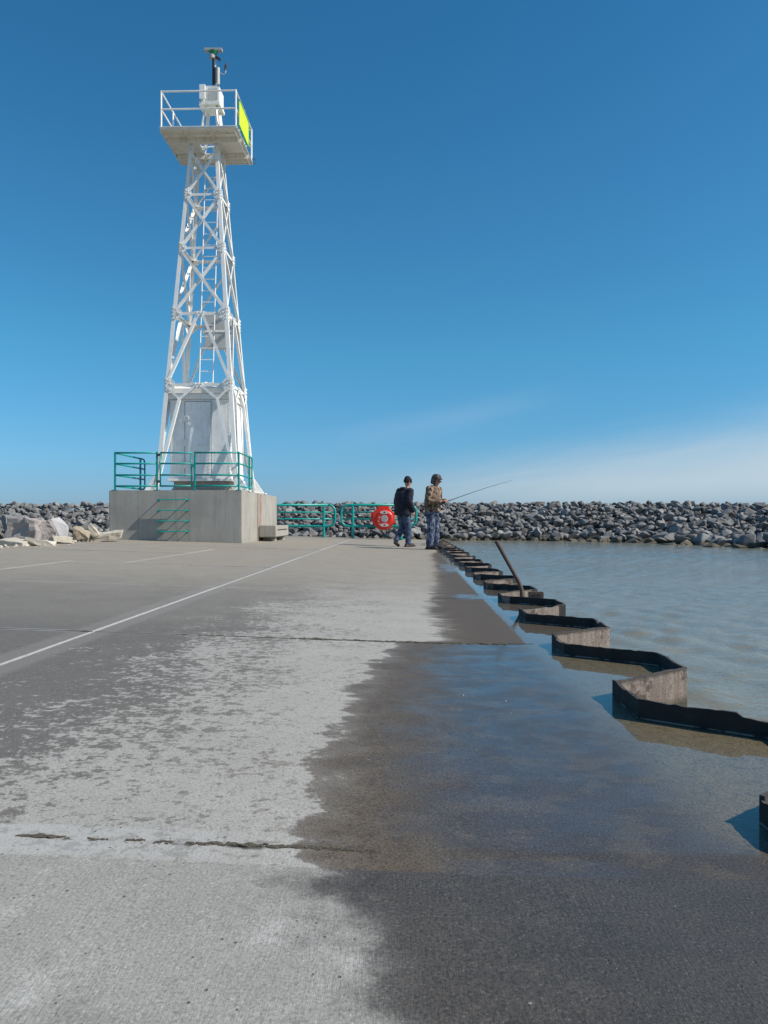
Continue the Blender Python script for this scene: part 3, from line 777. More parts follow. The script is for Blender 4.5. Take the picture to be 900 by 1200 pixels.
for i in range(12):
    yy = 12.2+rr.uniform(0, 4.9); xx = LEFT_X+rr.uniform(-.35, .20); q = rr.uniform(.04, .10)
    boulder('concrete_chunk', (xx, yy, (deck_h(xx) if xx > LEFT_X else .2)+q*.25), (q*1.3, q, q*.7), (rr.uniform(-.3, .3), rr.uniform(-.3, .3), rr.uniform(0, 6)), M['rubble' if i % 3 else 'rubble_dark'], 'fist sized broken bit of pale concrete on the edge strip of the pier', 60+i, .7, 1, 12, 'rubble', 'small concrete bits by the pier edge')
grit = MB(); rg = random.Random(8)
for _ in range(260):
    y = rg.uniform(11.5, 17.6); x = LEFT_X+rg.gauss(-.05, .22); s = rg.uniform(.008, .04)
    z = deck_h(x) if x > LEFT_X else .20
    rot = Euler((rg.random()*6, rg.random()*6, rg.random()*6)).to_matrix()
    me_ = protos[rg.randrange(16)]
    grit.add([Vector((x, y, z+s*.3))+rot @ (v.co*s) for v in me_.vertices], [tuple(f.vertices) for f in me_.polygons])
tag(grit.build('gravel', M['rubble']), 'tan gravel and crumbs scattered along the pier edge', 'gravel', kind='stuff')
crumb = MB()
for xa, xb_, wd in ((-.80, -.69, .012), (-.655, -.61, .007), (-.575, -.535, .008), (-.515, -.475, .006), (-.45, -.30, .010), (-.36, -.31, .016), (-.30, -.15, .013), (-.15, -.06, .007)):
    xx = xa
    while xx < xb_:
        e_ = min((xx-xa), (xb_-xx))/(xb_-xa)*2; q = wd*.75*(.35+.65*min(1, e_*1.6))*rg.uniform(.6, 1.25)
        me_ = protos[rg.randrange(16)]; rot = Euler((rg.random()*6, rg.random()*6, rg.random()*6)).to_matrix()
        yy = 1.552+rg.gauss(.004, .003)+(wd-.006)*.3; 
        crumb.add([Vector((xx, yy, deck_h(xx)+.0008))+Vector((1.5*w.x, w.y, w.z*.35)) for w in (rot @ (v.co*q) for v in me_.vertices)], [tuple(f.vertices) for f in me_.polygons])
        xx += q*rg.uniform(.5, 1.0)
xx = -1.15
while xx < .55:
    q = .020*(.5+.7*mnoise.noise(Vector((xx*3, 2, 0)))+.5*(xx > -.6))*rg.uniform(.5, 1.2); q = max(.005, q)
    me_ = protos[rg.randrange(16)]; rot = Euler((rg.random()*6, rg.random()*6, rg.random()*6)).to_matrix()
    crumb.add([Vector((xx, 4.222+rg.gauss(0, .006), deck_h(xx)+.0005))+Vector((1.6*w.x, 1.25*w.y, w.z*.25)) for w in (rot @ (v.co*q) for v in me_.vertices)], [tuple(f.vertices) for f in me_.polygons])
    xx += q*rg.uniform(.6, 1.3)
tag(crumb.build('joint_dirt', M['weed']), 'dark dirt and dead moss lodged in the joints of the concrete', 'dirt', kind='stuff')
peb = MB()
for _ in range(34):
    y = 10**rg.uniform(math.log10(.95), math.log10(6)); x = rg.uniform(-1.6, .66)
    if x < .0 and rg.random() < .65: continue
    s = rg.uniform(.0010, .0026)*(1+y*.12)
    rot = Euler((rg.random()*6, rg.random()*6, rg.random()*6)).to_matrix(); me_ = protos[rg.randrange(16)]
    peb.add([Vector((x, y, deck_h(x)+.002+s*.3))+rot @ (v.co*s) for v in me_.vertices], [tuple(f.vertices) for f in me_.polygons])
tag(peb.build('pebbles', M['rubble']), 'tiny pale shell bits and grit on the wet concrete', 'grit', kind='stuff')

# ------------------------------------------------------------------ concrete plinth, bench, rungs, railing
PX0, PX1, PY0, PY1, PZ = -7.0, -3.86, 17.9, 22.75, 1.375
plinth = thing('concrete_plinth', ((PX0+PX1)/2, (PY0+PY1)/2, 0.2), 'tall grey concrete plinth that carries the white tower', 'plinth')
MB().span((PX0, PY0, -.1), (PX1, PY0+1.93, PZ)).build('front_block', M['concrete'], plinth, bevel=.015)
MB().span((PX0, PY0+1.945, -.1), (PX1+.012, PY1, PZ-.004)).build('rear_block', M['concrete'], plinth, bevel=.015)
MB().span((PX0+.02, PY0+1.92, -.1), (PX1-.03, PY0+1.96, PZ-.03)).build('joint_filler', M['gap'], plinth)
for i, z in enumerate((1.148, .898, .648, .405)):
    rg_ = MB(); x0, x1 = -5.80, -5.12
    rg_.tube([(x0, PY0+.02, z), (x0, PY0-.135, z), (x0+.02, PY0-.155, z), (x1-.02, PY0-.155, z), (x1, PY0-.135, z), (x1, PY0+.02, z)], .013, 8)
    for xx in (x0, x1): rg_.disc((xx, PY0-.001, z), (0, -1, 0), .03, .006, 10)
    # flat tread welded across the bar
    rg_.span((x0+.012, PY0-.15, z-.007), (x1-.012, PY0-.105, z+.005))
    rg_.build('ladder_rung', M['teal'], plinth)

bench = thing('concrete_bench', (-3.62, 20.9, .1), 'low grey concrete bench against the side of the plinth', 'bench')
MB().span((-3.842, 19.9, .22), (-3.40, 22.1, .525)).build('seat', M['bench'], bench, bevel=.02)
for yy in (20.25, 21.6): MB().span((-3.80, yy, .08), (-3.48, yy+.3, .219)).build('leg', M['bench'], bench, bevel=.01)
MB().span((-3.399, 20.2, .40), (-3.393, 21.8, .425)).build('groove', M['gap'], bench)

rail = thing('guard_railing', (-5.4, PY0+.05, PZ), 'teal steel guard railing with a gate around the top of the plinth', 'railing')
FY = PY0+.07; RZ = [PZ+h for h in (.10, .36, .63, .885)]
XL, XR = -6.88, -3.94
def post(x, y, z0=PZ, z1=RZ[-1], s=.042, name='post'):
    mb = MB().span((x-s/2, y-s/2, z0), (x+s/2, y+s/2, z1+s/2+.002)); mb.span((x-.06, y-.06, z0), (x+.06, y+.06, z0+.012))
    return mb.build(name, M['teal'], rail, bevel=.004)
for x in (XL, -5.88, -4.98, XR): post(x, FY)
for a, b_ in ((XL, -5.88), (-4.98, XR)):
    for z in RZ: MB().tube([(a, FY, z), (b_, FY, z)], .021, 8).build('rail', M['teal'], rail, smooth=True)
gt = MB()
for x in (-5.80, -5.06): gt.tube([(x, FY, RZ[0]-.02), (x, FY, RZ[-1]+.0)], .02, 8)
for z in RZ: gt.tube([(-5.80, FY, z), (-5.06, FY, z)], .02, 8)
gate = gt.build('gate', M['teal'], rail, smooth=True)
lt = MB().span((-5.06, FY-.035, 1.92), (-4.96, FY-.02, 1.99)); o = lt.build('latch', M['teal'], gate)
hg = MB()
for z in (1.55, 2.18): hg.span((-5.875, FY-.03, z), (-5.79, FY-.02, z+.06))
hg.build('hinge', M['dark_metal'], gate)
for x, y1 in ((XL, 19.85), (XR, 19.35)):
    for z in RZ[1:3]: MB().tube([(x, FY, z), (x, y1+.12, z)], .021, 8).build('rail', M['teal'], rail, smooth=True)
    lo, hi = RZ[0], RZ[-1]; lp = []
    for q in range(7):
        a = math.pi/2*q/6; lp.append((x, y1+.06+.12*math.sin(a)+0, hi-.12+.12*math.cos(a)))
    for q in range(7):
        a = math.pi/2*q/6; lp.append((x, y1+.06+.12*math.cos(a), lo+.12-.12*math.sin(a)))
    MB().tube([(x, FY, hi)]+lp+[(x, FY, lo)], .021, 8).build('rail', M['teal'], rail, smooth=True)
    post(x, y1-.15)

# ------------------------------------------------------------------ lattice light tower
TX, TY, S0, Z0, S1, Z1 = -5.19, 19.90, 2.10, PZ, .74, 10.20
def half(z): return (S0+(S1-S0)*(z-Z0)/(Z1-Z0))/2
def corner(sx, sy, z): h = half(z); return Vector((TX+sx*h, TY+sy*h, z))
tower = thing('light_tower', (TX, TY, PZ), 'tall white steel lattice light tower standing on the plinth', 'tower')
W = .105; T = .012
for sx in (-1, 1):
    for sy in (-1, 1):
        mb = MB(); rings = []
        for z in (Z0+.03, Z1+.2):
            p = corner(sx, sy, z); w = W if z < 5 else .085
            prof = [(0, 0), (-w, 0), (-w, -T), (-T, -T), (-T, -w), (0, -w)]
            rings.append([p+Vector((sx*a, sy*b_, 0)) for a, b_ in prof])
        mb.loft(rings)
        lg = mb.build('leg', M['white'], tower)
        # splayed foot: base plate with ribs
        p = corner(sx, sy, Z0); f = MB().span((p.x-.16, p.y-.16, Z0), (p.x+.16, p.y+.16, Z0+.03))
        d1 = Vector((sx, 0, 0)); 
        f.loft([[p+Vector((sx*.013, q, .03)), p+Vector((sx*.25, q, .03)), p+Vector((sx*-.01, q, .42))] for q in (-.03-sy*.05, .03-sy*.05)])
        f.span((p.x+sx*.1, p.y-.14, Z0-.001), (p.x+sx*.30, p.y+.14, Z0+.028))
        f.build('foot', M['white'], lg)
LV = [PZ+.12, 4.06, 5.88, 7.58, 8.98, 10.15]
def facepts(n):
    # the two leg directions of a face with outward normal n
    if n[1] < 0: return (-1, -1), (1, -1)
    if n[1] > 0: return (1, 1), (-1, 1)
    if n[0] > 0: return (1, -1), (1, 1)
    return (-1, 1), (-1, -1)
def bolts(mb, c, n, pts):
    for q in pts: mb.disc(Vector(c)+q, n, .021, .022, 6)
for nx, ny in ((0, -1), (1, 0), (0, 1), (-1, 0)):
    n = Vector((nx, ny, 0)); (ax, ay), (bx, by) = facepts((nx, ny))
    along = (corner(bx, by, 2)-corner(ax, ay, 2)).normalized()
    A = lambda z, e=0.0, q=.05: corner(ax, ay, z)+along*q+n*e
    B = lambda z, e=0.0, q=.05: corner(bx, by, z)-along*q+n*e
    # horizontals
    for z in LV[1:5]:
        MB().lbar(A(z, -.014, .0), B(z, -.014, .0), .075 if z < 6 else .06, .008, n).build('strut', M['white'], tower)
    # X bracing of the three upper bays
    for z0, z1 in zip(LV[2:5], LV[3:6]):
        w = .062 if z0 < 8 else .055
        MB().lbar(A(z1-.06, .018), B(z0+.06, .018), w, .007, n, -1).build('brace', M['white'], tower)
        MB().lbar(B(z1-.06, -.018), A(z0+.06, -.018), w, .007, n).build('brace', M['white'], tower)
    # inverted V below 5.88
    z0, z1 = LV[1], LV[2]; mid = (A(z1)+B(z1))/2
    MB().lbar(mid-along*.05+n*.012, A(z0+.08, .012), .07, .007, n).build('brace', M['white'], tower)
    MB().lbar(mid+along*.05+n*.012, B(z0+.08, .012), .07, .007, n, -1).build('brace', M['white'], tower)
    # knee-braced bottom bay
    z0, z1 = LV[0], LV[1]; mid = (A(z1)+B(z1))/2
    for P, sg in ((A, 1), (B, -1)):
        kn = (P(z1-.33)*.58+mid*.42); kn.z = z1-.36; kn += n*.02
        MB().lbar(mid-along*.04*sg+n*.0145, kn, .065, .007, n, sg).build('brace', M['white'], tower)
        MB().lbar(P(z1-.06, .0225), kn, .055, .007, n, -sg).build('brace', M['white'], tower)
        MB().lbar(kn+Vector((0, 0, .02))+n*.004, P(z0+.05, .022), .075, .008, n, sg).build('brace', M['white'], tower)
    # gusset plates with their bolts
    for z in LV[1:6]:
        s = .24 if z < 7 else .19
        if z > 10: s = .13
        for P, sg in ((A, 1), (B, -1)):
            c = P(z, .0025, 0.0)+along*sg*s*.45
            gm = MB(); u_ = along*sg; up = Vector((0, 0, 1))
            pr = [(-.45, -.75), (.1, -.75), (.55, -.3), (.55, .3), (.1, .75), (-.45, .75)]
            gm.loft([[c+u_*s*a+up*s*b_+n*e-u_*(b_*s*.0) for a, b_ in pr] for e in (0, .008)])
            bolts(gm, c+n*.008, n, [u_*s*a+up*s*b_ for a, b_ in ((-.28, -.55), (-.28, -.2), (-.28, .2), (-.28, .55), (-.02, -.45), (-.02, .45), (.3, 0), (.1, .1))])
            gm.build('gusset_plate', M['white'], tower)
    for z in LV[1:3]:
        c = (A(z)+B(z))/2+n*.0025
        gm = MB(); gm.loft([[c+along*a+Vector((0, 0, b_))+n*e for a, b_ in ((-.15, .05), (-.09, -.10), (.09, -.10), (.15, .05))] for e in (0, .008)])
        bolts(gm, c+n*.008, n, [along*a+Vector((0, 0, b_)) for a, b_ in ((-.08, .02), (0, .02), (.08, .02), (-.05, -.05), (.05, -.05))])
        gm.build('gusset_plate', M['white'], tower)
# climbing ladder inside the lattice
ld = bpy.data.objects.new('ladder', None); C.objects.link(ld); ld.parent = tower
lx = -5.13; b0, b1 = Vector((lx-.02, 19.62, 4.05)), Vector((lx+.05, 20.05, 11.0))
for s in (-.175, .175): MB().tube([b0+Vector((s, 0, 0)), b1+Vector((s, 0, 0))], .015, 8).build('rail', M['white'], ld)
nr = 23
for i in range(nr):
    p = b0.lerp(b1, (i+.5)/nr); MB().tube([p-Vector((.16, 0, 0)), p+Vector((.16, 0, 0))], .010, 6).build('rung', M['white'], ld)
for o in list(ld.children): o.parent = tower; o.name = 'ladder_'+o.name.split('.')[0]; o.matrix_parent_inverse = Matrix.Translation(-tower.location)
bpy.data.objects.remove(ld)
# service platform: four plates round a hatch, joists underneath, edge channel
P0, P1, Q0, Q1, PLZ = -6.13, -4.20, 18.93, 20.93, 10.44
HX0, HX1, HY0, HY1 = -5.36, -4.96, 19.85, 20.35
pl = MB()
pl.span((P0, Q0, PLZ), (P1, HY0, PLZ+.02)).span((P0, HY1, PLZ), (P1, Q1, PLZ+.02)).span((P0, HY0, PLZ), (HX0, HY1, PLZ+.02)).span((HX1, HY0, PLZ), (P1, HY1, PLZ+.02))
deckp = pl.build('platform', M['plate'], tower)
for x in (P0+.03, -5.50, -4.84, P1-.03):
    MB().lbar((x, Q0+.035, PLZ-.004), (x, Q1-.035, PLZ-.004), .08, .008, (0, 0, 1)).build('joist', M['plate'], deckp)
for y in (Q0+.02, 19.48, 20.36, Q1-.02):
    inner = 19 < y < 20.6
    MB().span((P0+.005, y-.012, PLZ-.135 if inner else PLZ-.035), (P1-.005, y+.012, PLZ-.004)).build('edge_beam', M['plate'], deckp)
for yy in (19.2, 20.65): MB().lbar((P0+.06, yy, PLZ-.003), (P1-.06, yy, PLZ-.003), .05, .006, (0, 0, 1)).build('joist', M['plate'], deckp)
RH = (.46, .90)
for x, y in ((P0+.03, Q0+.03), (P1-.03, Q0+.03), (P1-.03, Q1-.03), (P0+.03, Q1-.03), (P1-.03, (Q0+Q1)/2), (P0+.03, (Q0+Q1)/2)):
    MB().tube([(x, y, PLZ+.02), (x, y, PLZ+RH[1]+.02)], .024, 8).build('railing_post', M['white'], tower)
for h in RH:
    z = PLZ+h
    for a, b_ in (((P0+.03, Q0+.03), (P1-.03, Q0+.03)), ((P1-.03, Q0+.03), (P1-.03, Q1-.03)), ((P1-.03, Q1-.03), (P0+.03, Q1-.03)), ((P0+.03, Q1-.03), (P0+.03, Q0+.03))):
        MB().tube([(*a, z), (*b_, z)], .021, 8).build('railing_rail', M['white'], tower)
MB().tube([(P1+.02, Q1-.1, PLZ-.05), (P1+.09, Q1-.06, PLZ-.02), (P1+.08, Q1-.05, PLZ+.09), (P1-.02, Q1-.04, PLZ+.12)], .008, 6).build('cable', M['black'], tower)
# tapering stand in the middle of the platform, carrying the equipment box
for sx in (-1, 1):
    for sy in (-1, 1):
        MB().lbar((-5.06+sx*.27, 19.92+sy*.27, PLZ+.02), (-5.06+sx*.17, 19.92+sy*.17, 11.36), .07, .008, (sx, sy, 0)).build('stand_leg', M['white'], tower)
MB().tube([(-4.92, 19.70, 11.5), (-4.84, 19.66, 11.2), (-4.80, 19.70, PLZ+.03)], .012, 6).build('cable', M['black'], tower)

hutbox = thing('equipment_box', (-5.06, 19.92, 11.36), 'white metal equipment box on the stand above the platform', 'equipment box')
bb = MB().span((-5.30, 19.68, 11.46), (-4.82, 20.16, 11.86)); bb.build('housing', M['white'], hutbox, bevel=.01)
MB().span((-5.34, 19.64, 11.37), (-4.80, 20.2, 11.457)).build('base_flange', M['plate'], hutbox, bevel=.006)
MB().loft([[(x, y, z) for x, y in ((-5.30+i, 19.68+i), (-4.82-i, 19.68+i), (-4.82-i, 20.16-i), (-5.30+i, 20.16-i))] for z, i in ((11.863, .0), (11.93, .10))]).build('lid', M['white'], hutbox)
MB().span((-5.12, 19.668, 11.52), (-4.86, 19.678, 11.80)).build('door', M['galv'], hutbox)
MB().span((-5.32, 19.60, 11.52), (-5.17, 19.667, 11.88)).build('side_case', M['white'], hutbox, bevel=.006)

mast = thing('instrument_mast', (-5.03, 19.92, 11.93), 'dark instrument mast with flat panel and wind vane on top of the tower', 'mast')
MB().tube([(-5.03, 19.92, 11.93), (-5.03, 19.92, 12.80)], .035, 10).build('pole', M['dark_metal'], mast)
MB().tube([(-4.985, 19.90, 12.45), (-4.985, 19.90, 12.8)], .028, 8).build('conduit', M['galv'], mast)
sp_ = MB().box((-5.03, 19.9, 12.93), (.47, .12, .075), Euler((0, R(1), 0)).to_matrix()); sp_.build('solar_panel', M['solar'], mast, bevel=.006)
MB().disc((-5.03, 19.9, 12.80), (0, 0, 1), .08, .085, 14, .12).build('lantern', M['glass_green'], mast)
MB().disc((-5.06, 19.88, 12.70), (0, 0, 1), .075, .09, 12).build('lantern_base', M['grey_plastic'], mast)
MB().box((-4.90, 19.88, 12.70), (.15, .10, .05), Euler((0, R(35), 0)).to_matrix()).build('camera', M['dark_metal'], mast, bevel=.01)
MB().disc((-4.905, 19.88, 12.03), (0, 0, 1), .05, .42, 14).build('canister', M['galv'], mast)
MB().disc((-4.965, 19.86, 12.05), (0, 0, 1), .03, .40, 10).build('battery_tube', M['black'], mast)
MB().tube([(-4.905, 19.9, 11.93), (-4.905, 19.9, 12.05)], .01, 6).build('lead', M['black'], mast)
MB().tube([(-4.86, 19.88, 12.34), (-4.80, 19.88, 12.29), (-4.74, 19.88, 12.28), (-4.70, 19.88, 12.33), (-4.70, 19.88, 12.39)], .013, 8).build('vane_arm', M['galv'], mast, smooth=True)
MB().loft([[(-4.70+dx, 19.86, z), (-4.70+dx+w, 19.88, z), (-4.70+dx, 19.90, z), (-4.70+dx-w, 19.88, z)] for z, dx, w in ((12.38, 0, .015), (12.44, -.005, .034), (12.52, .01, .034), (12.58, .01, .012))]).build('wind_vane', M['black'], mast)

brd = thing('dayboard', (P1+.02, 19.5, PLZ), 'fluorescent yellow green square dayboard on the side railing of the platform', 'dayboard')
MB().span((P1+.005, 19.16, 10.58), (P1+.02, 20.26, 11.20)).build('board', M['sign'], brd)
e = MB(); 
for a, b_ in (((P1+.0, 19.14, 10.55), (P1+.03, 20.29, 10.578)), ((P1, 19.14, 11.202), (P1+.03, 20.29, 11.225)), ((P1+.0, 20.262, 10.58), (P1+.03, 20.29, 11.20))): e.span(a, b_)
e.build('edging', M['sign_edge'], brd)
bt = MB()
for yy in (19.4, 19.72, 20.04):
    for zz in (10.78, 11.0): bt.disc((P1+.0045, yy, zz), (-1, 0, 0), .014, .008, 8)
bt.build('bolt_heads', M['dark_metal'], brd)
wb = MB().span((P0-.02, 20.0, PLZ+.12), (P0-.005, 20.75, PLZ+.62)).build('panel', M['hut']); tag(wb, 'plain pale panel on the far side railing of the platform', 'panel')
wb.name = 'backing_panel'

cab = thing('control_cabinet', (-5.0, 20.35, 5.3), 'light grey control cabinet fixed inside the tower lattice behind the ladder', 'cabinet')
MB().span((-5.36, 20.30, 5.24), (-4.66, 20.52, 5.66)).build('lower_case', M['galv'], cab, bevel=.01)
MB().span((-5.36, 20.30, 5.74), (-4.66, 20.52, 6.20)).build('upper_case', M['galv'], cab, bevel=.01)
MB().span((-5.42, 20.29, 5.664), (-4.60, 20.56, 5.736)).build('shelf', M['white'], cab)

# ------------------------------------------------------------------ white hut between the tower legs
hut = thing('equipment_hut', (-5.19, 20.0, PZ), 'white riveted steel hut between the legs of the tower', 'hut')
HX, HXR, HY, HYR = -5.97, -4.43, 19.26, 20.80
MB().span((HX, HY, 1.72), (HXR, HYR, 3.72)).build('wall', M['hut'], hut, bevel=.008)
MB().span((HX-.05, HY-.06, 1.655), (HXR+.05, HYR+.05, 1.717)).build('sill', M['white'], hut, bevel=.006)
MB().span((HX+.06, HY+.12, PZ+.001), (HXR-.06, HYR-.08, 1.652)).build('base_block', M['concrete'], hut)
MB().span((HX-.035, HY-.035, 3.725), (HXR+.035, HYR+.035, 3.86)).build('eave_band', M['white'], hut, bevel=.006)
roof = MB().loft([[(x, y, z) for x, y in ((HX-i, HY-i), (HXR+i, HY-i), (HXR+i, HYR+i), (HX-i, HYR+i))] for z, i in ((3.865, .06), (3.99, .06), (4.06, -.05))]).build('roof', M['white'], hut)
MB().loft([[(-5.11+a*s, 19.55+b_*s, z) for a, b_ in ((-1, -1), (1, -1), (1, 1), (-1, 1))] for z, s in ((4.0, .16), (4.10, .15), (4.22, .01))]).build('roof_cap', M['white'], roof)
door = MB().span((-5.58, HY-.022, 1.76), (-4.93, HY-.002, 3.66)).build('door', M['hut'], hut, bevel=.004)
for z in (1.98, 2.55, 3.15):
    hm = MB().span((-5.63, HY-.048, z), (-5.49, HY-.024, z+.13)); hm.tube([(-5.575, HY-.055, z-.01), (-5.575, HY-.055, z+.15)], .016, 8)
    for dz in (.03, .10): hm.disc((-5.52, HY-.048, z+dz), (0, -1, 0), .012, .008, 8)
    hm.build('hinge', M['white'], door)
hm = MB().span((-5.02, HY-.05, 2.44), (-4.93, HY-.024, 2.66)); hm.tube([(-5.20, HY-.075, 2.58), (-4.98, HY-.075, 2.58)], .012, 8); hm.tube([(-4.98, HY-.075, 2.58), (-4.98, HY-.03, 2.58)], .012, 8)
hm.build('handle', M['white'], door)
sm_ = MB().span((-5.596, HY-.006, 1.76), (-5.582, HY+.003, 3.66)); sm_.span((-4.928, HY-.006, 1.76), (-4.918, HY+.003, 3.66)); sm_.span((-5.58, HY-.006, 3.662), (-4.93, HY+.003, 3.674))
sm_.build('door_gap_shade', M['dark_metal'], hut)  # dark strips stand in for the shadow gap round the door
rv = MB()
for x in (-5.62, -5.545, -4.965, -4.895, HXR-.03, HX+.03):
    z = 1.80
    while z < (2.5 if -5.7 < x < -4.8 else 3.68): rv.disc((x, HY-.0235 if -5.58 < x < -4.93 else HY-.001, z), (0, -1, 0), .0125, .011, 7); z += .085
for y in (HY+.04, HYR-.04):
    z = 1.80
    while z < 3.68: rv.disc((HXR+.001, y, z), (1, 0, 0), .0125, .011, 7); z += .085
rv.build('rivets', M['white'], hut)
MB().span((-5.0, HY-.012, 1.78), (-4.965, HY-.0225+.0195, 3.3)).build('seam_strip', M['white'], hut)

# ------------------------------------------------------------------ pipe railings at the end of the pier
def loop_railing(x0, x1, posts, y, zb, label, open_left=False):
    t = thing('pipe_railing', ((x0+x1)/2, y, zb), label, 'railing', 'teal pipe railings at the pier end')
    top, bot, r = zb+1.12, zb+.42, .22
    pts = []
    def arc(cx, cz, a0, a1):
        for q in range(8):
            a = R(a0+(a1-a0)*q/7); pts.append((cx+r*math.cos(a), y, cz+r*math.sin(a)))
    arc(x1-r, top-r, 90, 0); arc(x1-r, bot+r, 0, -90); arc(x0+r, bot+r, -90, -180); arc(x0+r, top-r, 180, 90); pts.append((x1-r, y, top))
    MB().tube(pts, .042, 10).build('frame', M['teal'], t, smooth=True)
    for z in (zb+.66, zb+.88): MB().tube([(x0+.02, y, z), (x1-.02, y, z)], .026, 8).build('rail', M['teal'], t, smooth=True)
    for px in posts:
        mb = MB().tube([(px, y, zb-.05), (px, y, top-.005)], .047, 10); mb.disc((px, y, zb), (0, 0, 1), .10, .015, 12)
        mb.build('post', M['teal'], t, smooth=False)
    return t
RY, RZB = 25.3, .045
loop_railing(-5.6, -2.35, (-5.1, -2.72), RY, RZB, 'teal pipe railing that runs out from behind the plinth')
loop_railing(-2.14, .33, (-1.76, -.17), RY, RZB, 'teal pipe railing with the red life ring box on it')

# life ring box
LBX, LBY, LBZ = -.74, RY-.30, .72
lb = thing('life_ring_box', (LBX, LBY, LBZ), 'red octagonal life ring box with white labels hung on the teal railing', 'life ring box')
def octo(sx, sz, y, cx=0, cz=0, k_=.42):
    return [(LBX+cx+a*sx, y, LBZ+cz+b_*sz) for a, b_ in ((-1, -k_), (-k_, -1), (k_, -1), (1, -k_), (1, k_), (k_, 1), (-k_, 1), (-1, k_))]
MB().loft([octo(.40, .40, LBY+.18), octo(.415, .415, LBY+.02), octo(.40, .40, LBY-.02)]).build('case', M['red'], lb, bevel=.02, seg=2)
MB().span((LBX-.22, LBY+.0, LBZ+.36), (LBX+.22, LBY+.17, LBZ+.46)).build('lid', M['red'], lb, bevel=.03)
MB().span((LBX-.46, LBY+.03, LBZ-.12), (LBX-.39, LBY+.17, LBZ+.26)).build('hinge_flange', M['red'], lb, bevel=.02)
c_ = MB(); rings = []
for rad, yy in ((.33, LBY-.021), (.32, LBY-.06), (.24, LBY-.085), (.16, LBY-.075), (.12, LBY-.060)):
    rings.append([(LBX+.04+rad*math.cos(2*math.pi*j/28), yy, LBZ-.01+rad*math.sin(2*math.pi*j/28)) for j in range(28)])
c_.loft(rings).build('ring_cover', M['red'], lb, smooth=True)
MB().disc((LBX+.04, LBY-.064, LBZ-.01), (0, -1, 0), .135, .018, 24).build('badge_rim', M['label_white'], lb)
MB().disc((LBX+.04, LBY-.083, LBZ-.01), (0, -1, 0), .105, .012, 24).build('badge', M['grey_plastic'], lb)
for sg in (-1, 1):
    rings = []
    for yy in (LBY-.082, LBY-.094):
        rings.append([(LBX+.04+.17*math.cos(2*math.pi*j/20), yy, LBZ-.01+sg*.235+.062*math.sin(2*math.pi*j/20)) for j in range(20)])
    lb_o = MB().loft(rings).build('label_plate', M['label_white'], lb)
    MB().box((LBX+.04, LBY-.0965, LBZ-.01+sg*.235), (.05, .004, .05)).build('pictogram', M['black'], lb_o)
for a, z in ((-.20, .04), (-.23, -.10), (-.20, -.20), (.27, .12)):
    MB().disc((LBX+.04+a, LBY-.07, LBZ+z), (0, -1, 0), .022, .02, 10).build('stud', M['label_white'], lb)
MB().span((LBX-.1, LBY+.181, LBZ-.05), (LBX+.1, RY-.045, LBZ+.12)).build('bracket', M['galv'], lb)

lb.scale = (.88, .88, .88)
# ------------------------------------------------------------------ people
def remeshed(name, mb, m, parent, voxel, smooth_it=4, displace=0):
    me = bpy.data.meshes.new(name); me.from_pydata(mb.v, [], mb.f)
    bm = bmesh.new(); bm.from_mesh(me); bmesh.ops.recalc_face_normals(bm, faces=bm.faces); bm.to_mesh(me); bm.free()
    o = bpy.data.objects.new(name, me); C.objects.link(o)
    md = o.modifiers.new('r', 'REMESH'); md.mode = 'VOXEL'; md.voxel_size = voxel; md.use_smooth_shade = True
    sm = o.modifiers.new('s', 'SMOOTH'); sm.iterations = smooth_it; sm.factor = .5
    dg = bpy.context.evaluated_depsgraph_get(); dg.update()
    me2 = bpy.data.meshes.new_from_object(o.evaluated_get(dg)); o.modifiers.clear(); o.data = me2
    me2.name = name
    if displace:
        for v in me2.vertices:
            v.co += v.normal*(mnoise.noise(Vector((v.co.x*9, v.co.y*9, v.co.z*14)))*displace)
    for p in me2.polygons: p.use_smooth = True
    me2.materials.clear(); me2.materials.append(m)
    if parent is not None: o.parent = parent
    return o
def limb(mb, pts, rs, n=12): mb.tube(pts, rs, n); [mb.ell(p, r, r, r, 12, 8) for p, r in zip(pts, rs)]
def oval(z, cx, rx, ry, cy=0, n=20): return [(cx+rx*math.cos(2*math.pi*j/n), cy+ry*math.sin(2*math.pi*j/n), z) for j in range(n)]
def V(*a): return Vector(a)
def add_head(mb, c, pitch):
    rot = Euler((0, pitch, 0)).to_matrix(); c = Vector(c)
    E = lambda q, rx, ry, rz: mb.ell(c+rot @ Vector(q), rx, ry, rz, 16, 12, rot)
    E((0, 0, .02), .095, .075, .105); E((.02, 0, -.035), .072, .062, .085)       # skull, face
    E((.055, 0, -.095), .034, .034, .024)                                         # chin
    E((.095, 0, -.015), .022, .014, .028); E((.085, 0, .02), .018, .032, .012)    # nose, brow
    E((.083, 0, -.058), .012, .024, .008)                                         # lips
    for s in (-1, 1): E((-.01, s*.078, -.01), .022, .010, .033)                   # ears
    return rot
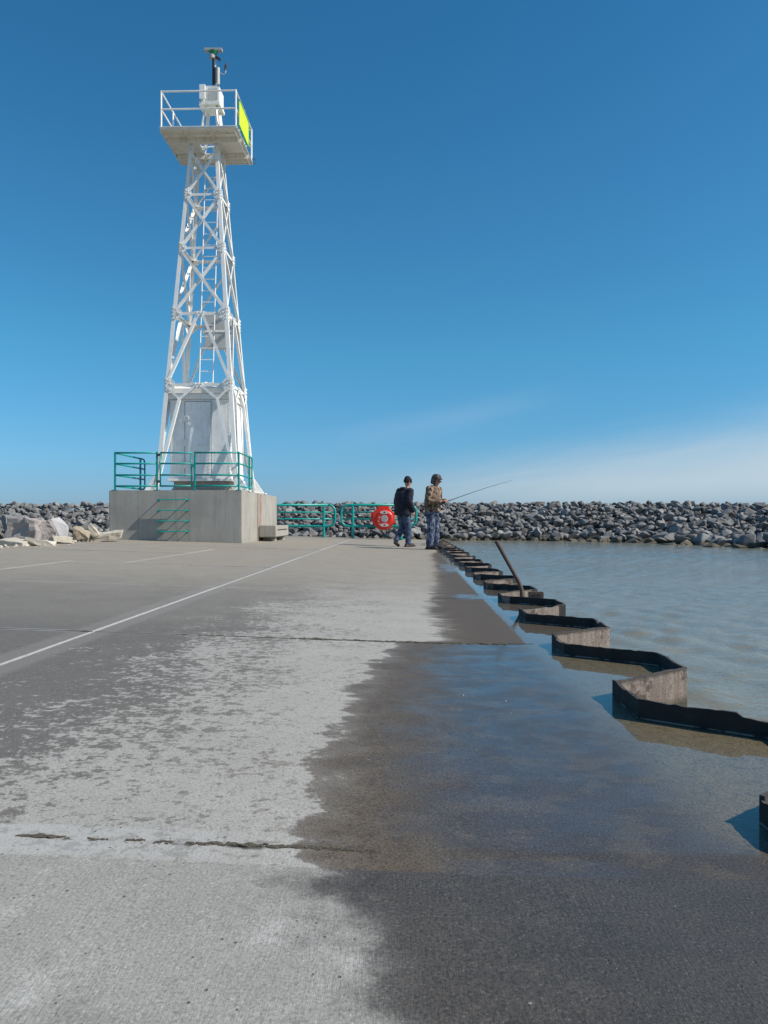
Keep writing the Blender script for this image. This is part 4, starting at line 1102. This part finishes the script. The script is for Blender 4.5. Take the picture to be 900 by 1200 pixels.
def add_hand(mb, wrist, d, curl, side, palm_n):
    """palm, four bent fingers of different length and a thumb leaving the side"""
    d = Vector(d).normalized(); pn = Vector(palm_n); pn = (pn-d*pn.dot(d)).normalized(); a = d.cross(pn)*side
    w = Vector(wrist)
    rings = []
    for t, hw, ht in ((0, .026, .019), (.04, .038, .017), (.085, .040, .014)):
        c = w+d*t; rings.append([c+a*hw*math.cos(2*math.pi*j/12)+pn*ht*math.sin(2*math.pi*j/12) for j in range(12)])
    mb.loft(rings)
    for i, (o, L) in enumerate(((.030, .068), (.010, .076), (-.010, .070), (-.029, .054))):
        p = w+d*.08+a*o; pts = [w+d*.05+a*o, p]; ang = 0; dd = d.copy()
        for q in range(3):
            ang += curl*(.7+.15*q); dd = d*math.cos(ang)+pn*math.sin(ang); p = p+dd*L*(.45, .32, .25)[q]; pts.append(p.copy())
        mb.tube(pts, [.009, .009, .0085, .008, .007], 8)
    p = w+d*.02+a*.03; t1 = (d*.6+a*.7+pn*.35).normalized()
    mb.tube([w+d*.015+a*.01, p, p+t1*.035, p+t1*.035+(d*.8+pn*.6).normalized()*.03], [.013, .012, .010, .008], 8)

def person(loc, heading, label, pose):
    body = MB(); J = pose
    # torso, neck
    h = J['hip']; ch = J['chest']; nk = J['neck']; hd = J['head']
    body.loft([[Vector(c)+Vector((rx*math.cos(2*math.pi*j/18), ry*math.sin(2*math.pi*j/18), 0)) for j in range(18)] for c, rx, ry in ((h-V(0, 0, .08), .10, .14), (h, .115, .16), (h.lerp(ch, .45), .10, .14), (ch, .12, .175), (ch.lerp(nk, .7), .09, .14), (nk, .055, .06))])
    limb(body, [nk-V(0, 0, .03), hd-V(0, 0, .08)], [.058, .052])
    rot = add_head(body, hd, J['pitch'])
    for s in ('L', 'R'):
        limb(body, [J['hip'+s], J['knee'+s], J['ankle'+s]], [.085, .058, .040])
        limb(body, [J['sh'+s], J['el'+s], J['wr'+s]], [.058, .043, .030])
        limb(body, [J['ankle'+s]+V(-.04, 0, -.03), J['toe'+s]], [.036, .030])
        add_hand(body, J['wr'+s], J['hand'+s], J['curl'], 1 if s == 'R' else -1, J['palm'+s])
    b = remeshed('person', body, M['skin'], None, .0065, 2)
    b.location = loc; b.rotation_euler = (0, 0, heading); tag(b, label, 'person')
    for s in (-1, 1):
        MB().ell(hd+rot @ V(.088, s*.030, .003), .008, .011, .007, 10, 8).build('eye', M['eye'], b, smooth=True)
    return b, rot

# --- man in the dark jacket, strolling towards the water
J = dict(hip=V(-.02, 0, .90), chest=V(.02, 0, 1.24), neck=V(.085, 0, 1.43), head=V(.13, 0, 1.585), pitch=R(12), curl=.45,
         hipL=V(-.02, .09, .88), hipR=V(-.02, -.09, .88),
         kneeR=V(.07, -.10, .49), ankleR=V(.06, -.10, .09), toeR=V(.22, -.11, .045),
         kneeL=V(.03, .09, .47), ankleL=V(-.17, .09, .15), toeL=V(-.10, .09, .035),
         shL=V(.03, .20, 1.36), shR=V(.03, -.20, 1.36), elL=V(-.02, .25, 1.10), elR=V(-.03, -.25, 1.10), wrL=V(.09, .24, .88), wrR=V(.10, -.24, .88),
         handL=V(.25, 0, -1), handR=V(.3, .1, -1), palmL=V(0, -1, 0), palmR=V(0, 1, 0))
p1, rot1 = person((-.06, 19.05, deck_h(-.06)+.0015), R(40), 'man in dark navy jacket, black knit cap and blue jeans walking beside the red box', J)
jk = MB()
jk.loft([oval(.78, -.03, .185, .245), oval(.86, -.035, .19, .25), oval(1.02, -.035, .185, .24), oval(1.18, -.01, .185, .245), oval(1.31, .01, .170, .24), oval(1.40, .035, .125, .19), oval(1.46, .07, .085, .10)])
for s in ('L', 'R'): limb(jk, [J['sh'+s], J['el'+s], J['wr'+s]+V(-.005, 0, .02)], [.102, .09, .062])
jk.ell((-.02, 0, 1.44), .095, .125, .04)
jacket = remeshed('jacket', jk, M['navy'], p1, .011, 5, .014)
MB().loft([oval(.785, .01, .140, .150, -.05), oval(.81, .01, .140, .150, -.05)]).build('shirt_hem', M['tshirt'], p1, smooth=True)
tr = MB(); tr.loft([oval(.80, -.02, .12, .165), oval(.90, -.02, .125, .17), oval(.99, -.02, .12, .165)])
for s in ('L', 'R'): limb(tr, [J['hip'+s]-V(0, 0, .02), J['knee'+s], J['ankle'+s]+V(0, 0, .015)], [.108, .083, .070])
remeshed('jeans', tr, M['jeans'], p1, .011, 4, .012)
def shoe(J, s, m, parent, up=.05):
    mb = MB(); a, t = J['ankle'+s], J['toe'+s]; d = (t-a); dh = d.normalized()
    heel = a+V(-.055, 0, -.035) if a.z < .12 else a+V(-.035, 0, -.045)
    limb(mb, [heel, heel.lerp(t, .5)+V(0, 0, .005), t], [.044, .046, .038]); limb(mb, [a+V(0, 0, up), a+V(-.01, 0, -.03)], [.052, .05])
    if a.z < .12: mb.span((heel.x-.05, a.y-.048, .002), (t.x+.045, a.y+.048, .03))
    return remeshed('shoe', mb, m, parent, .009, 3)
for s in ('L', 'R'): shoe(J, s, M['boot'], p1)
hat = MB(); hat.ell(J['head']+rot1 @ V(-.008, 0, .055), .112, .094, .100, 18, 12, rot1)
hat.loft([[J['head']+rot1 @ V(-.008+.113*math.cos(2*math.pi*j/20), .095*math.sin(2*math.pi*j/20), z+.012*math.cos(2*math.pi*j/20)) for j in range(20)] for z in (.015, .065)])
hat.ell(J['head']+rot1 @ V(-.03, 0, .10), .085, .072, .075, 18, 12, rot1)
remeshed('knit_cap', hat, M['knit'], p1, .008, 2, .004)

# --- angler in camouflage
J2 = dict(hip=V(0, 0, .90), chest=V(.02, 0, 1.25), neck=V(.055, 0, 1.44), head=V(.105, 0, 1.575), pitch=R(20), curl=.75,
          hipL=V(0, .09, .88), hipR=V(0, -.09, .88), kneeL=V(.02, .12, .48), kneeR=V(.035, -.11, .48), ankleL=V(.0, .13, .09), ankleR=V(.0, -.12, .09), toeL=V(.17, .16, .045), toeR=V(.17, -.15, .045),
          shL=V(.04, .20, 1.36), shR=V(.04, -.20, 1.36), elL=V(.02, .27, 1.10), elR=V(.04, -.26, 1.09), wrL=V(.28, .10, 1.12), wrR=V(.27, -.09, 1.09),
          handL=V(.6, -.75, .05), handR=V(.7, .6, .15), palmL=V(.5, 0, -.8), palmR=V(.5, .2, -.8))
p2, rot2 = person((.60, 17.62, .0015), R(-33), 'angler in tan camouflage jacket and dark hood fishing at the pier edge', J2)
jk = MB()
jk.loft([oval(.86, .0, .165, .21), oval(.90, .0, .172, .218), oval(1.05, .0, .178, .222), oval(1.2, .015, .175, .225), oval(1.32, .025, .155, .22), oval(1.41, .035, .12, .18), oval(1.46, .05, .09, .11)])
for s in ('L', 'R'): limb(jk, [J2['sh'+s], J2['el'+s], J2['wr'+s]-(J2['wr'+s]-J2['el'+s]).normalized()*.02], [.092, .078, .050])
remeshed('jacket', jk, M['camo'], p2, .011, 4, .014)
tr = MB(); tr.loft([oval(.78, 0, .125, .17), oval(.90, 0, .13, .175), oval(.98, 0, .125, .17)])
for s in ('L', 'R'): limb(tr, [J2['hip'+s]-V(0, 0, .02), J2['knee'+s], J2['ankle'+s]+V(0, 0, .015)], [.112, .092, .086])
remeshed('trousers', tr, M['camo_blue'], p2, .011, 4, .014)
for s in ('L', 'R'): shoe(J2, s, M['boot'], p2, .07)
hd = MB(); c = J2['head']
rings = []
for zz, rx, ry, cx in ((-.105, .085, .088, -.025), (-.07, .092, .092, -.028), (-.02, .103, .097, -.028), (.05, .118, .103, -.018), (.10, .108, .096, -.01), (.135, .07, .065, -.008), (.15, .02, .02, -.008)):
    rings.append([c+rot2 @ V(cx+rx*math.cos(2*math.pi*j/20), ry*math.sin(2*math.pi*j/20), zz) for j in range(20)])
hd.loft(rings); hd.ell(c+rot2 @ V(.085, 0, .065), .055, .072, .018, 16, 8, rot2)
hood = remeshed('hood', hd, M['camo_dark'], p2, .008, 2, .004)
bm = bmesh.new(); bm.from_mesh(hood.data)      # open the hood in front of the face
inv = rot2.inverted()
kill = []
for v in bm.verts:
    q = inv @ (v.co-c)
    if q.x > .035 and q.z < .040 and abs(q.y) < .075: kill.append(v)
bmesh.ops.delete(bm, geom=kill, context='VERTS'); bm.to_mesh(hood.data); bm.free()
gl = MB()
for s in (-1, 1): gl.box(c+rot2 @ V(.105, s*.034, .004), (.010, .052, .032), rot2)
gl.box(c+rot2 @ V(.108, 0, .008), (.008, .03, .008), rot2)
for s in (-1, 1): gl.box(c+rot2 @ V(.055, s*.066, .008), (.095, .006, .008), rot2)
gl.build('sunglasses', M['eye'], p2, bevel=.003)

# --- fishing rod held in both hands
Rz = Matrix.Rotation(R(-33), 3, 'Z')
grip = Vector((.60, 17.62, 0))+Rz @ V(.335, .015, 1.085)
tip = Vector((2.42, 17.55, 1.58))
dv = (tip-grip).normalized()
rod = thing('fishing_rod', grip, 'thin dark fishing rod held by the angler, pointing out over the water', 'fishing rod')
butt = grip-dv*.22
MB().tube([butt, grip+dv*.16], [.014, .012], 10).build('grip', M['black'], rod, smooth=True)
L = (tip-grip).length
pts = [grip+dv*(.16+(L-.16)*i/10)-Vector((0, 0, .06))*((i/10)**2.2)+Vector((0, 0, .06))*(i/10)*1.0 for i in range(11)]
MB().tube(pts, [.0075-.0052*i/10 for i in range(11)], 8).build('blank', M['dark_metal'], rod, smooth=True)
gd = MB()
for i in (3, 5, 7, 9):
    q = pts[i]-Vector((0, 0, .022)); gd.tube([q+Vector((.012*math.cos(a)*dv.x, .012*math.sin(a), .012*math.cos(a))) for a in [2*math.pi*j/10 for j in range(11)]], .0016, 5)
    gd.tube([pts[i], q+Vector((0, 0, .011))], .0018, 5)
gd.build('line_guides', M['galv'], rod)
rc = grip+dv*.02-Vector((0, 0, .075))
rl = MB().disc(rc-dv*.03, dv, .028, .06, 14); rl.tube([grip+dv*.02, rc], .008, 8); rl.build('reel', M['dark_metal'], rod)
MB().tube([rc, rc+Vector((.0, -.06, 0)), rc+Vector((0, -.065, -.04))], .005, 6).build('crank', M['galv'], rod)
